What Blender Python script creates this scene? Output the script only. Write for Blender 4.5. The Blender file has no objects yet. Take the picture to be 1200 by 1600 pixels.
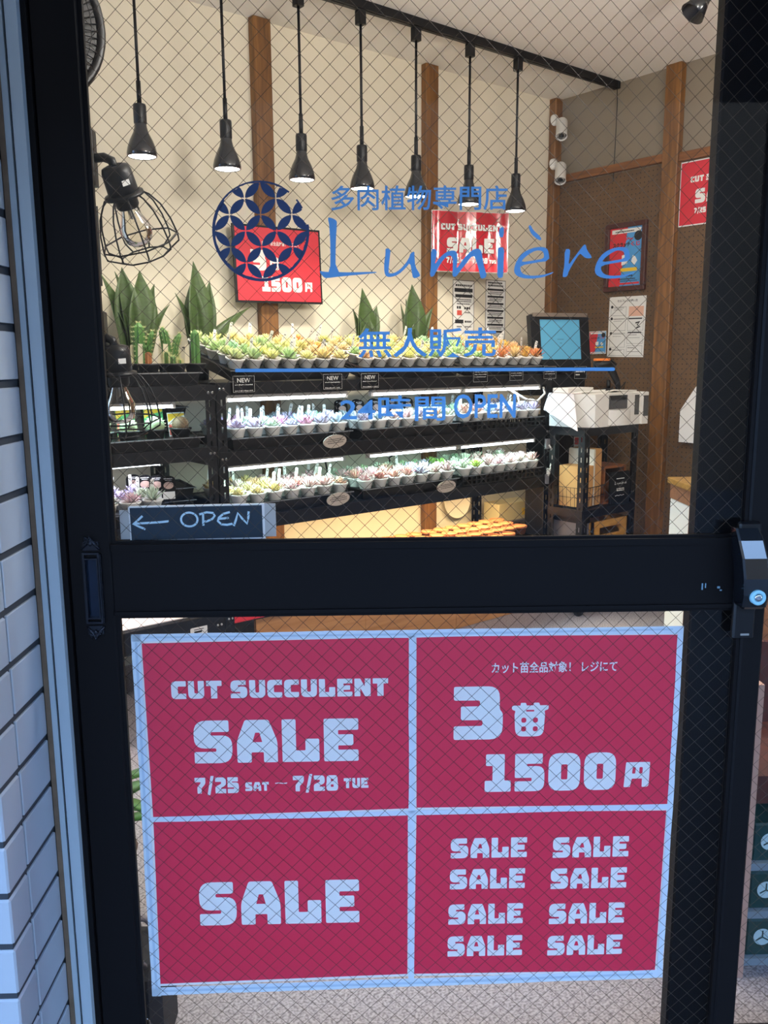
import bpy, math, random
from mathutils import Matrix, Vector, Euler
from mathutils.geometry import tessellate_polygon
rnd = random.Random(7)
S = bpy.context.scene
COL = S.collection
PI = math.pi
TH = math.radians(-37.44)          # the door wall runs at this angle to the room's back wall

# ------------------------------------------------------------------ camera
F_PX, PITCH, ROLL, YAW = 1342.0, math.radians(10.186), math.radians(-0.378), math.radians(1.334)
_fw = Vector((math.sin(YAW)*math.cos(PITCH), math.cos(YAW)*math.cos(PITCH), -math.sin(PITCH)))
_r0 = Vector((math.cos(YAW), -math.sin(YAW), 0)); _u0 = _r0.cross(_fw)
_rt = _r0*math.cos(ROLL) + _u0*math.sin(ROLL); _up = -_r0*math.sin(ROLL) + _u0*math.cos(ROLL)
cd = bpy.data.cameras.new('camera'); cam = bpy.data.objects.new('camera', cd); COL.objects.link(cam)
cd.sensor_fit = 'VERTICAL'; cd.sensor_height = 36.0; cd.lens = F_PX/1600*36.0; cd.clip_start = 0.02
_m = Matrix((_rt, _up, -_fw)).transposed()
cam.matrix_world = Matrix.Translation((0, 0, 1.3)) @ (Matrix.Rotation(TH, 3, 'Z') @ _m).to_4x4()
S.camera = cam

# ------------------------------------------------------------------ world, exposure, main lights
S.view_settings.view_transform = 'Standard'; S.view_settings.look = 'None'
S.view_settings.gamma = 1.0; S.view_settings.use_curve_mapping = False
S.view_settings.exposure = 0.0
S.cycles.use_denoising = True
S.cycles.transparent_max_bounces = 24
S.cycles.max_bounces = 8
S.cycles.sample_clamp_indirect = 4.0
W = bpy.data.worlds.new('sky'); S.world = W; W.use_nodes = True
bgn = W.node_tree.nodes['Background']
SKY = (0.35, 0.58, 1.0); SKY_STRENGTH = 12.0
bgn.inputs[0].default_value = (*SKY, 1); bgn.inputs[1].default_value = SKY_STRENGTH
P_SPOT = 15.0        # each pendant spotlight
P_ROOM = 830.0        # fill globes added out of view near the entrance
P_TUBE = 2.5         # each grow-light tube
P_WARM = 5.5         # each warm tube over the lowest shelf
WARM = (1.0, 0.93, 0.78); COOL = (0.56, 0.86, 1.0); YELLOW = (1.0, 0.74, 0.40)

# ------------------------------------------------------------------ helpers
def lin(h):
    h = h.lstrip('#'); o = []
    for i in (0, 2, 4):
        x = int(h[i:i+2], 16)/255; o.append(x/12.92 if x <= .04045 else ((x+.055)/1.055)**2.4)
    return (*o, 1.0)
MATS = {}
def mat(name, col, rough=.6, metal=0, var=0.0, scale=20, emit=0, bump=0, spec=.5, coat=0, stretch=None, trans=0):
    if name in MATS: return MATS[name]
    m = bpy.data.materials.new(name); m.use_nodes = True; nt = m.node_tree; N = nt.nodes; L = nt.links
    p = N['Principled BSDF']; c = lin(col) if isinstance(col, str) else (*col, 1)
    p.inputs['Base Color'].default_value = c; p.inputs['Roughness'].default_value = rough
    p.inputs['Metallic'].default_value = metal; p.inputs['Specular IOR Level'].default_value = spec
    if coat: p.inputs['Coat Weight'].default_value = coat
    if trans: p.inputs['Subsurface Weight'].default_value = trans; p.inputs['Subsurface Radius'].default_value = (.01, .01, .006)
    if emit: p.inputs['Emission Color'].default_value = c; p.inputs['Emission Strength'].default_value = emit
    if var or bump:
        tc = N.new('ShaderNodeTexCoord'); nz = N.new('ShaderNodeTexNoise'); nz.inputs['Scale'].default_value = scale
        nz.inputs['Detail'].default_value = 5
        if stretch:
            mp = N.new('ShaderNodeMapping'); mp.inputs['Scale'].default_value = stretch
            L.new(tc.outputs['Object'], mp.inputs[0]); L.new(mp.outputs[0], nz.inputs['Vector'])
        else: L.new(tc.outputs['Object'], nz.inputs['Vector'])
        if var:
            mx = N.new('ShaderNodeMix'); mx.data_type = 'RGBA'
            mx.inputs[6].default_value = tuple(max(0, x*(1-var)) for x in c[:3]) + (1,)
            mx.inputs[7].default_value = tuple(min(1, x*(1+var)) for x in c[:3]) + (1,)
            L.new(nz.outputs['Fac'], mx.inputs[0]); L.new(mx.outputs[2], p.inputs['Base Color'])
        if bump:
            b = N.new('ShaderNodeBump'); b.inputs['Strength'].default_value = bump; b.inputs['Distance'].default_value = .002
            L.new(nz.outputs['Fac'], b.inputs['Height']); L.new(b.outputs[0], p.inputs['Normal'])
    MATS[name] = m; return m
def wood(name, c1, c2, stretch=(14, 14, 1.2), rough=.55):
    if name in MATS: return MATS[name]
    m = bpy.data.materials.new(name); m.use_nodes = True; N = m.node_tree.nodes; L = m.node_tree.links; p = N['Principled BSDF']
    tc = N.new('ShaderNodeTexCoord'); mp = N.new('ShaderNodeMapping'); mp.inputs['Scale'].default_value = stretch
    nz = N.new('ShaderNodeTexNoise'); nz.inputs['Scale'].default_value = 3; nz.inputs['Detail'].default_value = 8; nz.inputs['Distortion'].default_value = .6
    cr = N.new('ShaderNodeValToRGB'); cr.color_ramp.elements[0].color = lin(c1); cr.color_ramp.elements[1].color = lin(c2)
    cr.color_ramp.elements[0].position = .3; cr.color_ramp.elements[1].position = .7
    L.new(tc.outputs['Object'], mp.inputs[0]); L.new(mp.outputs[0], nz.inputs['Vector']); L.new(nz.outputs['Fac'], cr.inputs[0]); L.new(cr.outputs[0], p.inputs['Base Color'])
    p.inputs['Roughness'].default_value = rough
    MATS[name] = m; return m
def glass_mat(name, tint=(1, 1, 1), refl=1.0):
    m = bpy.data.materials.new(name); m.use_nodes = True; N = m.node_tree.nodes; L = m.node_tree.links
    for n in list(N):
        if n.type == 'BSDF_PRINCIPLED': N.remove(n)
    out = [n for n in N if n.type == 'OUTPUT_MATERIAL'][0]
    t = N.new('ShaderNodeBsdfTransparent'); t.inputs[0].default_value = (*tint, 1)
    g = N.new('ShaderNodeBsdfGlossy'); g.inputs['Roughness'].default_value = .02
    fr = N.new('ShaderNodeFresnel'); fr.inputs[0].default_value = 1.5
    mu = N.new('ShaderNodeMath'); mu.operation = 'MULTIPLY'; mu.inputs[1].default_value = refl
    mx = N.new('ShaderNodeMixShader'); L.new(fr.outputs[0], mu.inputs[0]); L.new(mu.outputs[0], mx.inputs[0])
    L.new(t.outputs[0], mx.inputs[1]); L.new(g.outputs[0], mx.inputs[2]); L.new(mx.outputs[0], out.inputs[0])
    MATS[name] = m; return m

class MB:
    def __init__(s): s.v = []; s.f = []; s.mi = []; s.sm = []; s.x = Matrix()
    def add(s, vs, fs, m=0, sm=False):
        b = len(s.v); s.v += [tuple(s.x @ Vector(v)) for v in vs]
        for f in fs: s.f.append(tuple(i+b for i in f)); s.mi.append(m); s.sm.append(sm)
        return s
    def box(s, x0, x1, y0, y1, z0, z1, m=0):
        return s.add([(x0,y0,z0),(x1,y0,z0),(x1,y1,z0),(x0,y1,z0),(x0,y0,z1),(x1,y0,z1),(x1,y1,z1),(x0,y1,z1)],
              [(0,3,2,1),(4,5,6,7),(0,1,5,4),(1,2,6,5),(2,3,7,6),(3,0,4,7)], m)
    def bbox(s, x0, x1, y0, y1, z0, z1, b=.003, m=0):       # box with chamfered upright edges and top
        lo = [(x0+b,y0),(x1-b,y0),(x1,y0+b),(x1,y1-b),(x1-b,y1),(x0+b,y1),(x0,y1-b),(x0,y0+b)]
        ins = [(min(max(x,x0+b),x1-b), min(max(y,y0+b),y1-b)) for x,y in lo]
        vs = [(x,y,z0) for x,y in lo] + [(x,y,z1-b) for x,y in lo] + [(x,y,z1) for x,y in ins]
        fs = [tuple(range(7,-1,-1)), tuple(range(16,24))]
        for k in (0,8):
            for i in range(8): j=(i+1)%8; fs.append((k+i,k+j,k+8+j,k+8+i))
        return s.add(vs, fs, m)
    def lathe(s, prof, n=16, m=0, c=(0,0,0), sm=True, sx=1, sy=1):
        vs = [(c[0]+r*math.cos(2*PI*i/n)*sx, c[1]+r*math.sin(2*PI*i/n)*sy, c[2]+z) for r,z in prof for i in range(n)]
        fs = []
        for k in range(len(prof)-1):
            for i in range(n): j=(i+1)%n; fs.append((k*n+i,k*n+j,(k+1)*n+j,(k+1)*n+i))
        s.add(vs, fs, m, sm)
        for k,o in ((0,-1),(len(prof)-1,1)):
            if prof[k][0] > 1e-6: s.add([vs[k*n+i] for i in range(n)], [tuple(range(n))[::o]], m)
        return s
    def tube(s, pts, r, n=6, m=0, closed=False, sm=True):
        P = [Vector(p) for p in pts]; K = len(P); rr = r if isinstance(r, (list,tuple)) else [r]*K
        vs = []; a = None
        for i in range(K):
            if closed: t = P[(i+1)%K]-P[i-1]
            else: t = P[min(i+1,K-1)]-P[max(i-1,0)]
            t = t.normalized() if t.length > 1e-9 else Vector((0,0,1))
            if a is None:
                a = t.cross(Vector((0,0,1)))
                if a.length < .1: a = t.cross(Vector((1,0,0)))
            a = (a - t*a.dot(t)).normalized(); b = t.cross(a)
            vs += [tuple(P[i]+(a*math.cos(2*PI*k/n)+b*math.sin(2*PI*k/n))*rr[i]) for k in range(n)]
        fs = []
        for i in range(K if closed else K-1):
            i2 = (i+1)%K
            for k in range(n): k2=(k+1)%n; fs.append((i*n+k,i*n+k2,i2*n+k2,i2*n+k))
        if not closed: fs += [tuple(range(n))[::-1], tuple(range((K-1)*n,K*n))]
        return s.add(vs, fs, m, sm)
    def prism(s, loop, z0, z1, m=0):
        n = len(loop); vs = [(x,y,z0) for x,y in loop] + [(x,y,z1) for x,y in loop]
        tri = tessellate_polygon([[Vector((x,y,0)) for x,y in loop]])
        A = sum(loop[i][0]*loop[(i+1)%n][1]-loop[(i+1)%n][0]*loop[i][1] for i in range(n))
        fs = []
        for t in tri:
            p = [loop[k] for k in t]
            ar = (p[1][0]-p[0][0])*(p[2][1]-p[0][1])-(p[2][0]-p[0][0])*(p[1][1]-p[0][1])
            t = tuple(t) if ar > 0 else tuple(t)[::-1]
            fs.append(tuple(k+n for k in t)); fs.append(t[::-1])
        for i in range(n):
            j=(i+1)%n; q=(i,j,n+j,n+i); fs.append(q if A > 0 else q[::-1])
        return s.add(vs, fs, m)
    def quad(s, a, b, c, d, m=0): return s.add([a,b,c,d], [(0,1,2,3)], m)
    def mesh(s, name, mats):
        me = bpy.data.meshes.new(name); me.from_pydata(s.v, [], s.f)
        for t in (mats if isinstance(mats, (list,tuple)) else [mats]): me.materials.append(t)
        me.polygons.foreach_set('material_index', s.mi); me.polygons.foreach_set('use_smooth', s.sm); me.update()
        return me
    def build(s, name, mats, parent=None, loc=None, rot=None):
        return link(name, s.mesh(name, mats), parent, loc, rot)
def link(name, me, parent=None, loc=None, rot=None):
    o = bpy.data.objects.new(name, me); COL.objects.link(o)
    if parent: o.parent = parent
    if loc: o.location = loc
    if rot is not None: o.rotation_euler = rot
    return o
def tag(o, label, cat, group=None, kind=None):
    o['label'] = label; o['category'] = cat
    if group: o['group'] = group
    if kind: o['kind'] = kind
    return o
def thing(name, label, cat, loc=(0,0,0), rot=(0,0,0), group=None):
    o = bpy.data.objects.new(name, None); o.empty_display_size = .05; COL.objects.link(o)
    o.location = loc; o.rotation_euler = rot
    return tag(o, label, cat, group)
def struct(o, label=None):
    o['kind'] = 'structure'
    if label: o['label'] = label
    o['category'] = 'room' ; return o
def dup(root, loc, rot=None, label=None, group=None):
    r = root.copy(); COL.objects.link(r); r.location = loc
    if rot is not None: r.rotation_euler = rot
    if label: r['label'] = label
    if group: r['group'] = group
    for ch in root.children:
        c = ch.copy(); COL.objects.link(c); c.parent = r
        for g in ch.children:
            d = g.copy(); COL.objects.link(d); d.parent = c
    return r
def D(x, y, z=0):                    # door-wall coordinates (x along the door, y into the shop) to room coordinates
    return (x*math.cos(TH)-y*math.sin(TH), x*math.sin(TH)+y*math.cos(TH), z)
def panel(az, roll=0, tilt=0):       # rotation of a flat sheet: local x right, y up, z out of the wall
    return (Matrix.Rotation(az,3,'Z') @ Matrix.Rotation(PI/2+tilt,3,'X') @ Matrix.Rotation(roll,3,'Z')).to_euler()
BACK, SIDE, DOOR = 0.0, -PI/2, TH

# ---- lettering
def _fill(loops, name, m, z):
    cu = bpy.data.curves.new(name, 'CURVE'); cu.dimensions = '2D'; cu.fill_mode = 'FRONT'
    for lp in loops:
        sp = cu.splines.new('POLY'); sp.points.add(len(lp)-1); sp.use_cyclic_u = True
        for p,(x,y) in zip(sp.points, lp): p.co = (x,y,0,1)
    o = bpy.data.objects.new('tmp', cu); COL.objects.link(o)
    dg = bpy.context.evaluated_depsgraph_get(); me = bpy.data.meshes.new_from_object(o.evaluated_get(dg))
    bpy.data.objects.remove(o); bpy.data.curves.remove(cu)
    for v in me.vertices: v.co.z = z
    me.materials.clear(); me.materials.append(m); me.name = name
    return me
def rounded(lp, default=.35):
    out = []; n = len(lp)
    for i in range(n):
        p = Vector(lp[i][:2]); r = lp[i][2] if len(lp[i]) > 2 else default
        a = Vector(lp[i-1][:2])-p; b = Vector(lp[(i+1)%n][:2])-p
        r = min(r, a.length*.49, b.length*.49)
        if r < .02: out.append(tuple(p)); continue
        p0 = p+a.normalized()*r; p2 = p+b.normalized()*r; K = 2 if r < .5 else 5
        for k in range(K+1):
            t = k/K; out.append(tuple(p0*(1-t)**2+p*2*t*(1-t)+p2*t*t))
    return out
GL = {
'S':(9,[[(0,10,3),(8.3,10),(8.3,7.3),(4,7.3,.3),(4,6.5,.3),(9,6.5,2.5),(9,0,3),(0,0),(0,2.7),(5.2,2.7,.3),(5.2,3.5,.3),(0,3.5,2.5)]]),
'A':(9.6,[[(2,10,.5),(7.6,10,.5),(9.6,5,1),(9.6,0),(6.3,0),(6.3,2.4,.2),(3.4,2.4,.2),(3.4,0),(0,0),(0,5,1)],[(4.4,7,.1),(5.4,7,.1),(6,4.8,.1),(3.7,4.8,.1)]]),
'L':(8.8,[[(0,10),(3.3,10),(3.3,2.7,.2),(5.5,2.7,.2),(5.5,5.4),(8.8,5.4),(8.8,0),(0,0)]]),
'E':(8.2,[[(0,10),(8.2,10),(8.2,7.3),(3.4,7.3,.2),(3.4,6.3,.2),(7,6.3),(7,3.7),(3.4,3.7,.2),(3.4,2.7,.2),(8.2,2.7),(8.2,0),(0,0)]]),
'C':(8,[[(0,10,2.5),(8,10),(8,7),(3.6,7,.6),(3.6,3,.6),(8,3),(8,0),(0,0,2.5)]]),
'U':(8.6,[[(0,10),(3.3,10),(3.3,3,.8),(5.3,3,.8),(5.3,10),(8.6,10),(8.6,0,2.8),(0,0,2.8)]]),
'T':(8.4,[[(0,10),(8.4,10),(8.4,7),(5.9,7,.2),(5.9,0),(2.5,0),(2.5,7,.2),(0,7)]]),
'N':(8.8,[[(0,10),(3.2,10),(5.6,5.5,.2),(5.6,10),(8.8,10),(8.8,0),(5.7,0),(3.2,4.6,.2),(3.2,0),(0,0)]]),
'7':(8,[[(0,10),(8,10,.8),(8,6.2,1.2),(5,3.4,.5),(5,0),(1.8,0),(1.8,4,.8),(4.4,6.6,.4),(4.4,7.2,.2),(0,7.2)]]),
'2':(8,[[(0,10),(8,10,2.5),(8,5,1.5),(4.2,3.4,.5),(4.2,2.8,.2),(8,2.8),(8,0),(0,0),(0,4.2,1.2),(4.4,6,.5),(4.4,7.2,.3),(0,7.2)]]),
'5':(8.4,[[(0,10),(7.8,10),(7.8,7.3),(3.4,7.3,.2),(3.4,6.7,.2),(8.4,6.7,2.3),(8.4,0,2.5),(0,0),(0,2.7),(4.8,2.7,.3),(4.8,3.6,.3),(0,3.6)]]),
'8':(8.6,[[(.3,10,2.5),(8.3,10,2.5),(8.3,5.3,1),(8.6,4.8,.5),(8.6,0,2.5),(0,0,2.5),(0,4.8,.5),(.3,5.3,1)],[(3.4,7.6,.3),(5.2,7.6,.3),(5.2,6.2,.3),(3.4,6.2,.3)],[(3.3,4.1,.3),(5.3,4.1,.3),(5.3,2.5,.3),(3.3,2.5,.3)]]),
'/':(5,[[(2.9,11),(5.2,11),(2.2,-1),(0,-1)]]),
'~':(8,[[(0,4.4),(0,6),(2.4,6.8,1),(5.4,5.6,1),(8,6.4),(8,4.8),(5.4,4,1),(2.4,5.2,1)]]),
'3':(9,[[(0,10),(8.4,10,2.4),(8.4,5.6,1.2),(9,5,.6),(9,0,2.8),(0,0),(0,2.6),(5.3,2.6,.4),(5.3,3.7,.4),(1.3,3.7,.3),(1.3,6.3,.3),(4.8,6.3,.4),(4.8,7.4,.4),(0,7.4)]]),
'1':(7.4,[[(.3,10),(5.6,10),(5.6,3,.2),(7.4,3),(7.4,0),(0,0),(0,3),(2.2,3,.2),(2.2,6.9,.2),(.3,6.9)]]),
'0':(9,[[(0,10,3),(9,10,3),(9,0,3),(0,0,3)],[(3.6,7),(5.4,7),(5.4,3),(3.6,3)]]),
'円':(9.6,[[(.6,10),(9.6,10),(9.4,0,1.5),(6.8,0,.3),(6.8,3.4,.2),(3,3.4,.2),(2.4,0,.3),(0,0,.3)],[(3.2,8),(4.3,8),(4.2,5.4),(3,5.4)],[(5.7,8),(6.9,8),(6.9,5.4),(5.7,5.4)]]),
'苗':(11,[[(0,9.2),(2.6,9.2,.2),(2.6,10,.3),(4.2,10,.3),(4.4,9.2,.2),(6.4,9.2,.2),(6.6,10,.3),(8.2,10,.3),(8.4,9.2,.2),(11,9.2),(11,8,.5),(9.8,7.6,.3),(10,6.6,.3),(9.6,0,2.2),(1.2,0,2.2),(.8,6.6,.3),(1.1,7.6,.3),(0,8,.5)],
   [(2.9,5.6,.7),(4.4,5.6,.7),(4.4,4.1,.7),(2.9,4.1,.7)],[(6.4,5.6,.7),(7.9,5.6,.7),(7.9,4.1,.7),(6.4,4.1,.7)],[(2.9,3,.7),(4.4,3,.7),(4.4,1.5,.7),(2.9,1.5,.7)],[(6.4,3,.7),(7.9,3,.7),(7.9,1.5,.7),(6.4,1.5,.7)],[(4.3,7.9,.1),(6.7,7.9,.1),(6.7,7.4,.1),(4.3,7.4,.1)]]),
}
def block_loops(txt, x0, x1, y0, y1):
    loops = []; x = 0
    for ch in txt:
        if ch == ' ': x += 3.6; continue
        w, ls = GL[ch]
        for l in ls: loops.append([(px+x,py) for px,py in rounded(l)])
        x += w+1.1
    x -= 1.1; sx = (x1-x0)/x; sy = (y1-y0)/10
    return [[(x0+px*sx, y0+py*sy) for px,py in l] for l in loops]
def text_mesh(txt, x0, x1, y0, y1, m, z=.0012, bold=0.0, name='lettering'):
    cu = bpy.data.curves.new('t', 'FONT'); cu.body = txt; cu.size = 1; cu.resolution_u = 3; cu.offset = bold; cu.fill_mode = 'FRONT'
    o = bpy.data.objects.new('tmp', cu); COL.objects.link(o)
    dg = bpy.context.evaluated_depsgraph_get(); me = bpy.data.meshes.new_from_object(o.evaluated_get(dg))
    bpy.data.objects.remove(o); bpy.data.curves.remove(cu)
    xs = [v.co.x for v in me.vertices]; ys = [v.co.y for v in me.vertices]
    a, b, c, d = min(xs), max(xs), min(ys), max(ys)
    for v in me.vertices:
        v.co = (x0+(v.co.x-a)/max(b-a,1e-6)*(x1-x0), y0+(v.co.y-c)/max(d-c,1e-6)*(y1-y0), z)
    me.materials.clear(); me.materials.append(m); me.name = name
    return me
def stroke_loops(lines, w):           # pen strokes as thin ribbons
    out = []
    for ln in lines:
        P = [Vector(p) for p in ln]; Lft = []; Rgt = []
        for i in range(len(P)):
            t = (P[min(i+1,len(P)-1)]-P[max(i-1,0)]).normalized(); n = Vector((-t.y,t.x))*w/2
            Lft.append(tuple(P[i]+n)); Rgt.append(tuple(P[i]-n))
        out.append(Lft+Rgt[::-1])
    return out
def chaikin(l):
    o = []
    for i in range(len(l)):
        a, b = l[i], l[(i+1)%len(l)]
        o += [(a[0]*.75+b[0]*.25, a[1]*.75+b[1]*.25), (a[0]*.25+b[0]*.75, a[1]*.25+b[1]*.75)]
    return o
def rects_mesh(rs, name, mats, z=.0012):
    b = MB()
    for r in rs: b.quad((r[0],r[2],z),(r[1],r[2],z),(r[1],r[3],z),(r[0],r[3],z), r[4] if len(r) > 4 else 0)
    return b.mesh(name, mats)
NAME_LOOPS = [[(-464,14914),(-440,14922),(-381,14902),(-341,14875),(-336,14841),(-356,14610),(-368,14188),(-171,14181),(92,14188),(210,14187),(206,14172),(-9,14151),(-272,14129),(-485,14104),(-526,14108),(-575,14163),(-594,14206),(-534,14192),(-443,14186),(-432,14513),(-442,14803)],[(334,14511),(408,14491),(397,14394),(372,14179),(396,14163),(457,14169),(538,14217),(620,14305),(670,14383),(680,14432),(741,14470),(741,14392),(751,14256),(822,14148),(812,14118),(721,14089),(704,14178),(680,14315),(619,14237),(518,14149),(416,14114),(345,14120),(315,14179),(316,14316),(337,14433)],[(973,14499),(1060,14485),(1045,14372),(1021,14274),(1085,14362),(1166,14440),(1247,14472),(1318,14468),(1344,14419),(1339,14312),(1330,14214),(1410,14331),(1490,14429),(1571,14487),(1641,14498),(1682,14467),(1698,14369),(1726,14232),(1771,14114),(1678,14077),(1656,14174),(1609,14340),(1582,14399),(1531,14380),(1451,14272),(1371,14175),(1331,14116),(1274,14116),(1279,14214),(1282,14371),(1247,14406),(1186,14391),(1106,14293),(1046,14186),(1009,14117),(954,14118),(974,14274)],[(1907,14492),(1937,14516),(2002,14506),(1997,14360),(1995,14124),(1975,14095),(1908,14101),(1911,14262)],[(1923,14768),(1993,14791),(1991,14671),(1976,14642),(1925,14656)],[(2709,14170),(2658,14141),(2557,14102),(2394,14083),(2251,14093),(2158,14143),(2142,14222),(2184,14339),(2264,14437),(2384,14499),(2506,14518),(2598,14504),(2630,14445),(2643,14328),(2450,14303),(2237,14264),(2232,14202),(2280,14142),(2393,14122),(2536,14132),(2658,14161),(2702,14176)],[(2242,14310),(2429,14334),(2561,14357),(2565,14416),(2538,14465),(2446,14471),(2346,14417),(2276,14358)],[(2336,14809),(2373,14805),(2398,14747),(2523,14640),(2514,14601),(2462,14621),(2380,14689),(2348,14747)],[(2853,14483),(2930,14489),(2932,14415),(2911,14258),(2979,14356),(3067,14473),(3125,14547),(3152,14541),(3169,14472),(3244,14378),(3234,14359),(3152,14359),(3089,14414),(3068,14424),(3000,14326),(2923,14189),(2901,14110),(2848,14101),(2833,14120),(2859,14278)],[(3856,14165),(3806,14136),(3706,14097),(3542,14078),(3398,14088),(3304,14138),(3286,14217),(3327,14335),(3405,14432),(3525,14494),(3647,14514),(3739,14500),(3772,14441),(3788,14323),(3594,14298),(3381,14260),(3377,14197),(3427,14138),(3540,14117),(3684,14127),(3806,14156),(3850,14171)],[(3385,14305),(3573,14330),(3705,14353),(3708,14412),(3680,14461),(3587,14467),(3488,14412),(3418,14354)]]

# ------------------------------------------------------------------ materials
M_cream = mat('cream_wallpaper', '#E8DEC8', .85, var=.05, scale=3, bump=.15)
M_ceil = mat('ceiling_paint', '#F5EFE6', .9, var=.03, scale=2)
M_black = mat('black_aluminium', '#121011', .5, var=.12, scale=6, spec=.12)
M_blackm = mat('black_steel', '#0D0E13', .4, var=.15, scale=15, spec=.35)
M_blackp = mat('black_plastic', '#0C0C0F', .4, var=.1, scale=30, spec=.35)
M_gloss = mat('glossy_black', '#101216', .16, coat=.6)
M_white = mat('white_plastic', '#E9E6E0', .45, var=.03, scale=10)
M_paper = mat('white_paper', '#EFEDE8', .75)
M_red = mat('red_print', '#D42C3A', .5)
M_redw = mat('sale_red_print', '#E6304F', .5)
M_ink = mat('black_ink', '#1B1A1C', .7)
M_grey = mat('grey_ink', '#8C8A86', .7)
M_wood = wood('stained_timber', '#5C3A1A', '#8E6030')
M_woodh = wood('stained_rail', '#6A3E1C', '#8F5B2C', (14, 1.2, 14))
M_board = wood('pale_board', '#A9713F', '#C48D58', (1.0, 12, 12))
M_crate = wood('crate_wood', '#8F6130', '#B98A4C', (2, 14, 14))
M_darkw = wood('dark_frame_wood', '#3A1710', '#52241A', (10, 10, 3))
M_vinyl = mat('blue_vinyl', '#5B9BD0', .5)
M_navy = mat('navy_vinyl', '#18345F', .5)
M_tape = mat('clear_tape', '#DCE9F2', .35, var=.06, scale=60)
M_wire = mat('glass_wire', '#4A423A', .7, spec=.1)
M_glass = glass_mat('window_glass', (.96, .97, .98), .6)
M_bulb = glass_mat('bulb_glass', (.97, .95, .9), 1.2)
def emit(name, col, s):
    m = bpy.data.materials.new(name); m.use_nodes = True; p = m.node_tree.nodes['Principled BSDF']
    p.inputs['Base Color'].default_value = (*col, 1); p.inputs['Emission Color'].default_value = (*col, 1); p.inputs['Emission Strength'].default_value = s
    MATS[name] = m; return m
M_led = emit('lamp_led', (1, .96, .9), 14)
M_tubec = emit('cool_tube', (.85, .93, 1), 9)
M_tubew = emit('warm_tube', (1, .72, .38), 6)
def peg_mat():
    m = bpy.data.materials.new('pegboard'); m.use_nodes = True; N = m.node_tree.nodes; L = m.node_tree.links; p = N['Principled BSDF']
    tc = N.new('ShaderNodeTexCoord'); sp = N.new('ShaderNodeSeparateXYZ'); L.new(tc.outputs['Object'], sp.inputs[0])
    def mth(op, a, b=None):
        n = N.new('ShaderNodeMath'); n.operation = op
        for i, x in enumerate((a, b)):
            if x is None: continue
            if isinstance(x, (int, float)): n.inputs[i].default_value = x
            else: L.new(x, n.inputs[i])
        return n.outputs[0]
    ds = []
    for ax in ('Y', 'Z'):
        f = mth('FRACT', mth('DIVIDE', sp.outputs[ax], .0254)); ds.append(mth('POWER', mth('SUBTRACT', f, .5), 2.0))
    hole = mth('LESS_THAN', mth('ADD', ds[0], ds[1]), .018)
    nz = N.new('ShaderNodeTexNoise'); nz.inputs['Scale'].default_value = 9; nz.inputs['Detail'].default_value = 6; L.new(tc.outputs['Object'], nz.inputs['Vector'])
    cr = N.new('ShaderNodeValToRGB'); cr.color_ramp.elements[0].color = lin('#594029'); cr.color_ramp.elements[1].color = lin('#6E5336')
    L.new(nz.outputs['Fac'], cr.inputs[0])
    mx = N.new('ShaderNodeMix'); mx.data_type = 'RGBA'; mx.inputs[7].default_value = lin('#2A1C12')
    L.new(hole, mx.inputs[0]); L.new(cr.outputs[0], mx.inputs[6]); L.new(mx.outputs[2], p.inputs['Base Color']); p.inputs['Roughness'].default_value = .8
    return m
M_peg = peg_mat()
def floor_mat():
    m = bpy.data.materials.new('speckled_floor'); m.use_nodes = True; N = m.node_tree.nodes; L = m.node_tree.links; p = N['Principled BSDF']
    tc = N.new('ShaderNodeTexCoord'); nz = N.new('ShaderNodeTexNoise'); nz.inputs['Scale'].default_value = 170; nz.inputs['Detail'].default_value = 3
    L.new(tc.outputs['Object'], nz.inputs['Vector'])
    cr = N.new('ShaderNodeValToRGB'); e = cr.color_ramp.elements; e[0].color = lin('#6F6668'); e[0].position = .33; e[1].color = lin('#B5ABAC'); e[1].position = .62
    L.new(nz.outputs['Fac'], cr.inputs[0]); L.new(cr.outputs[0], p.inputs['Base Color']); p.inputs['Roughness'].default_value = .5
    return m
M_floor = floor_mat()

# ------------------------------------------------------------------ room shell (room axes: x along the back wall, y into it)
CE = 2.73; BW = 3.45; RW = 4.05
_a, _b, _c = (-2.40, BW), (RW, BW), (RW, -1.47)
def slab(name, loop, z0, z1, m): 
    b = MB(); b.prism(loop, z0, z1); return struct(b.build(name, m))
tri = [_a, _c, _b]
A1 = sum(tri[i][0]*tri[(i+1)%3][1]-tri[(i+1)%3][0]*tri[i][1] for i in range(3))
slab('floor', tri, -.1, 0, M_floor); slab('ceiling', tri, CE, CE+.1, M_ceil)
b = MB(); b.box(-2.5, RW+.1, BW, BW+.1, -.1, CE+.1); struct(b.build('wall_back', M_cream))
b = MB(); b.box(RW, RW+.1, -1.6, BW, -.1, CE+.1); struct(b.build('wall_side', mat('shade_toned_wall', '#877A68', .9, var=.06, scale=3)))  # dimmer light on this wall is put into its darker colour
# shop front wall, in door-wall axes
M_front = mat('front_wall_render', '#B9B3A8', .85, var=.06, scale=5)
b = MB()
b.box(-2.9, -.478, 1.24, 1.36, -.2, 3.1); b.box(1.60, 5.2, 1.24, 1.36, -.2, 3.1); b.box(-.478, 1.60, 1.24, 1.36, 2.10, 3.1)
b.box(-.478, 1.60, 1.235, 1.36, -.2, -.005)
struct(b.build('wall_front', M_front, rot=(0,0,TH)))
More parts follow.
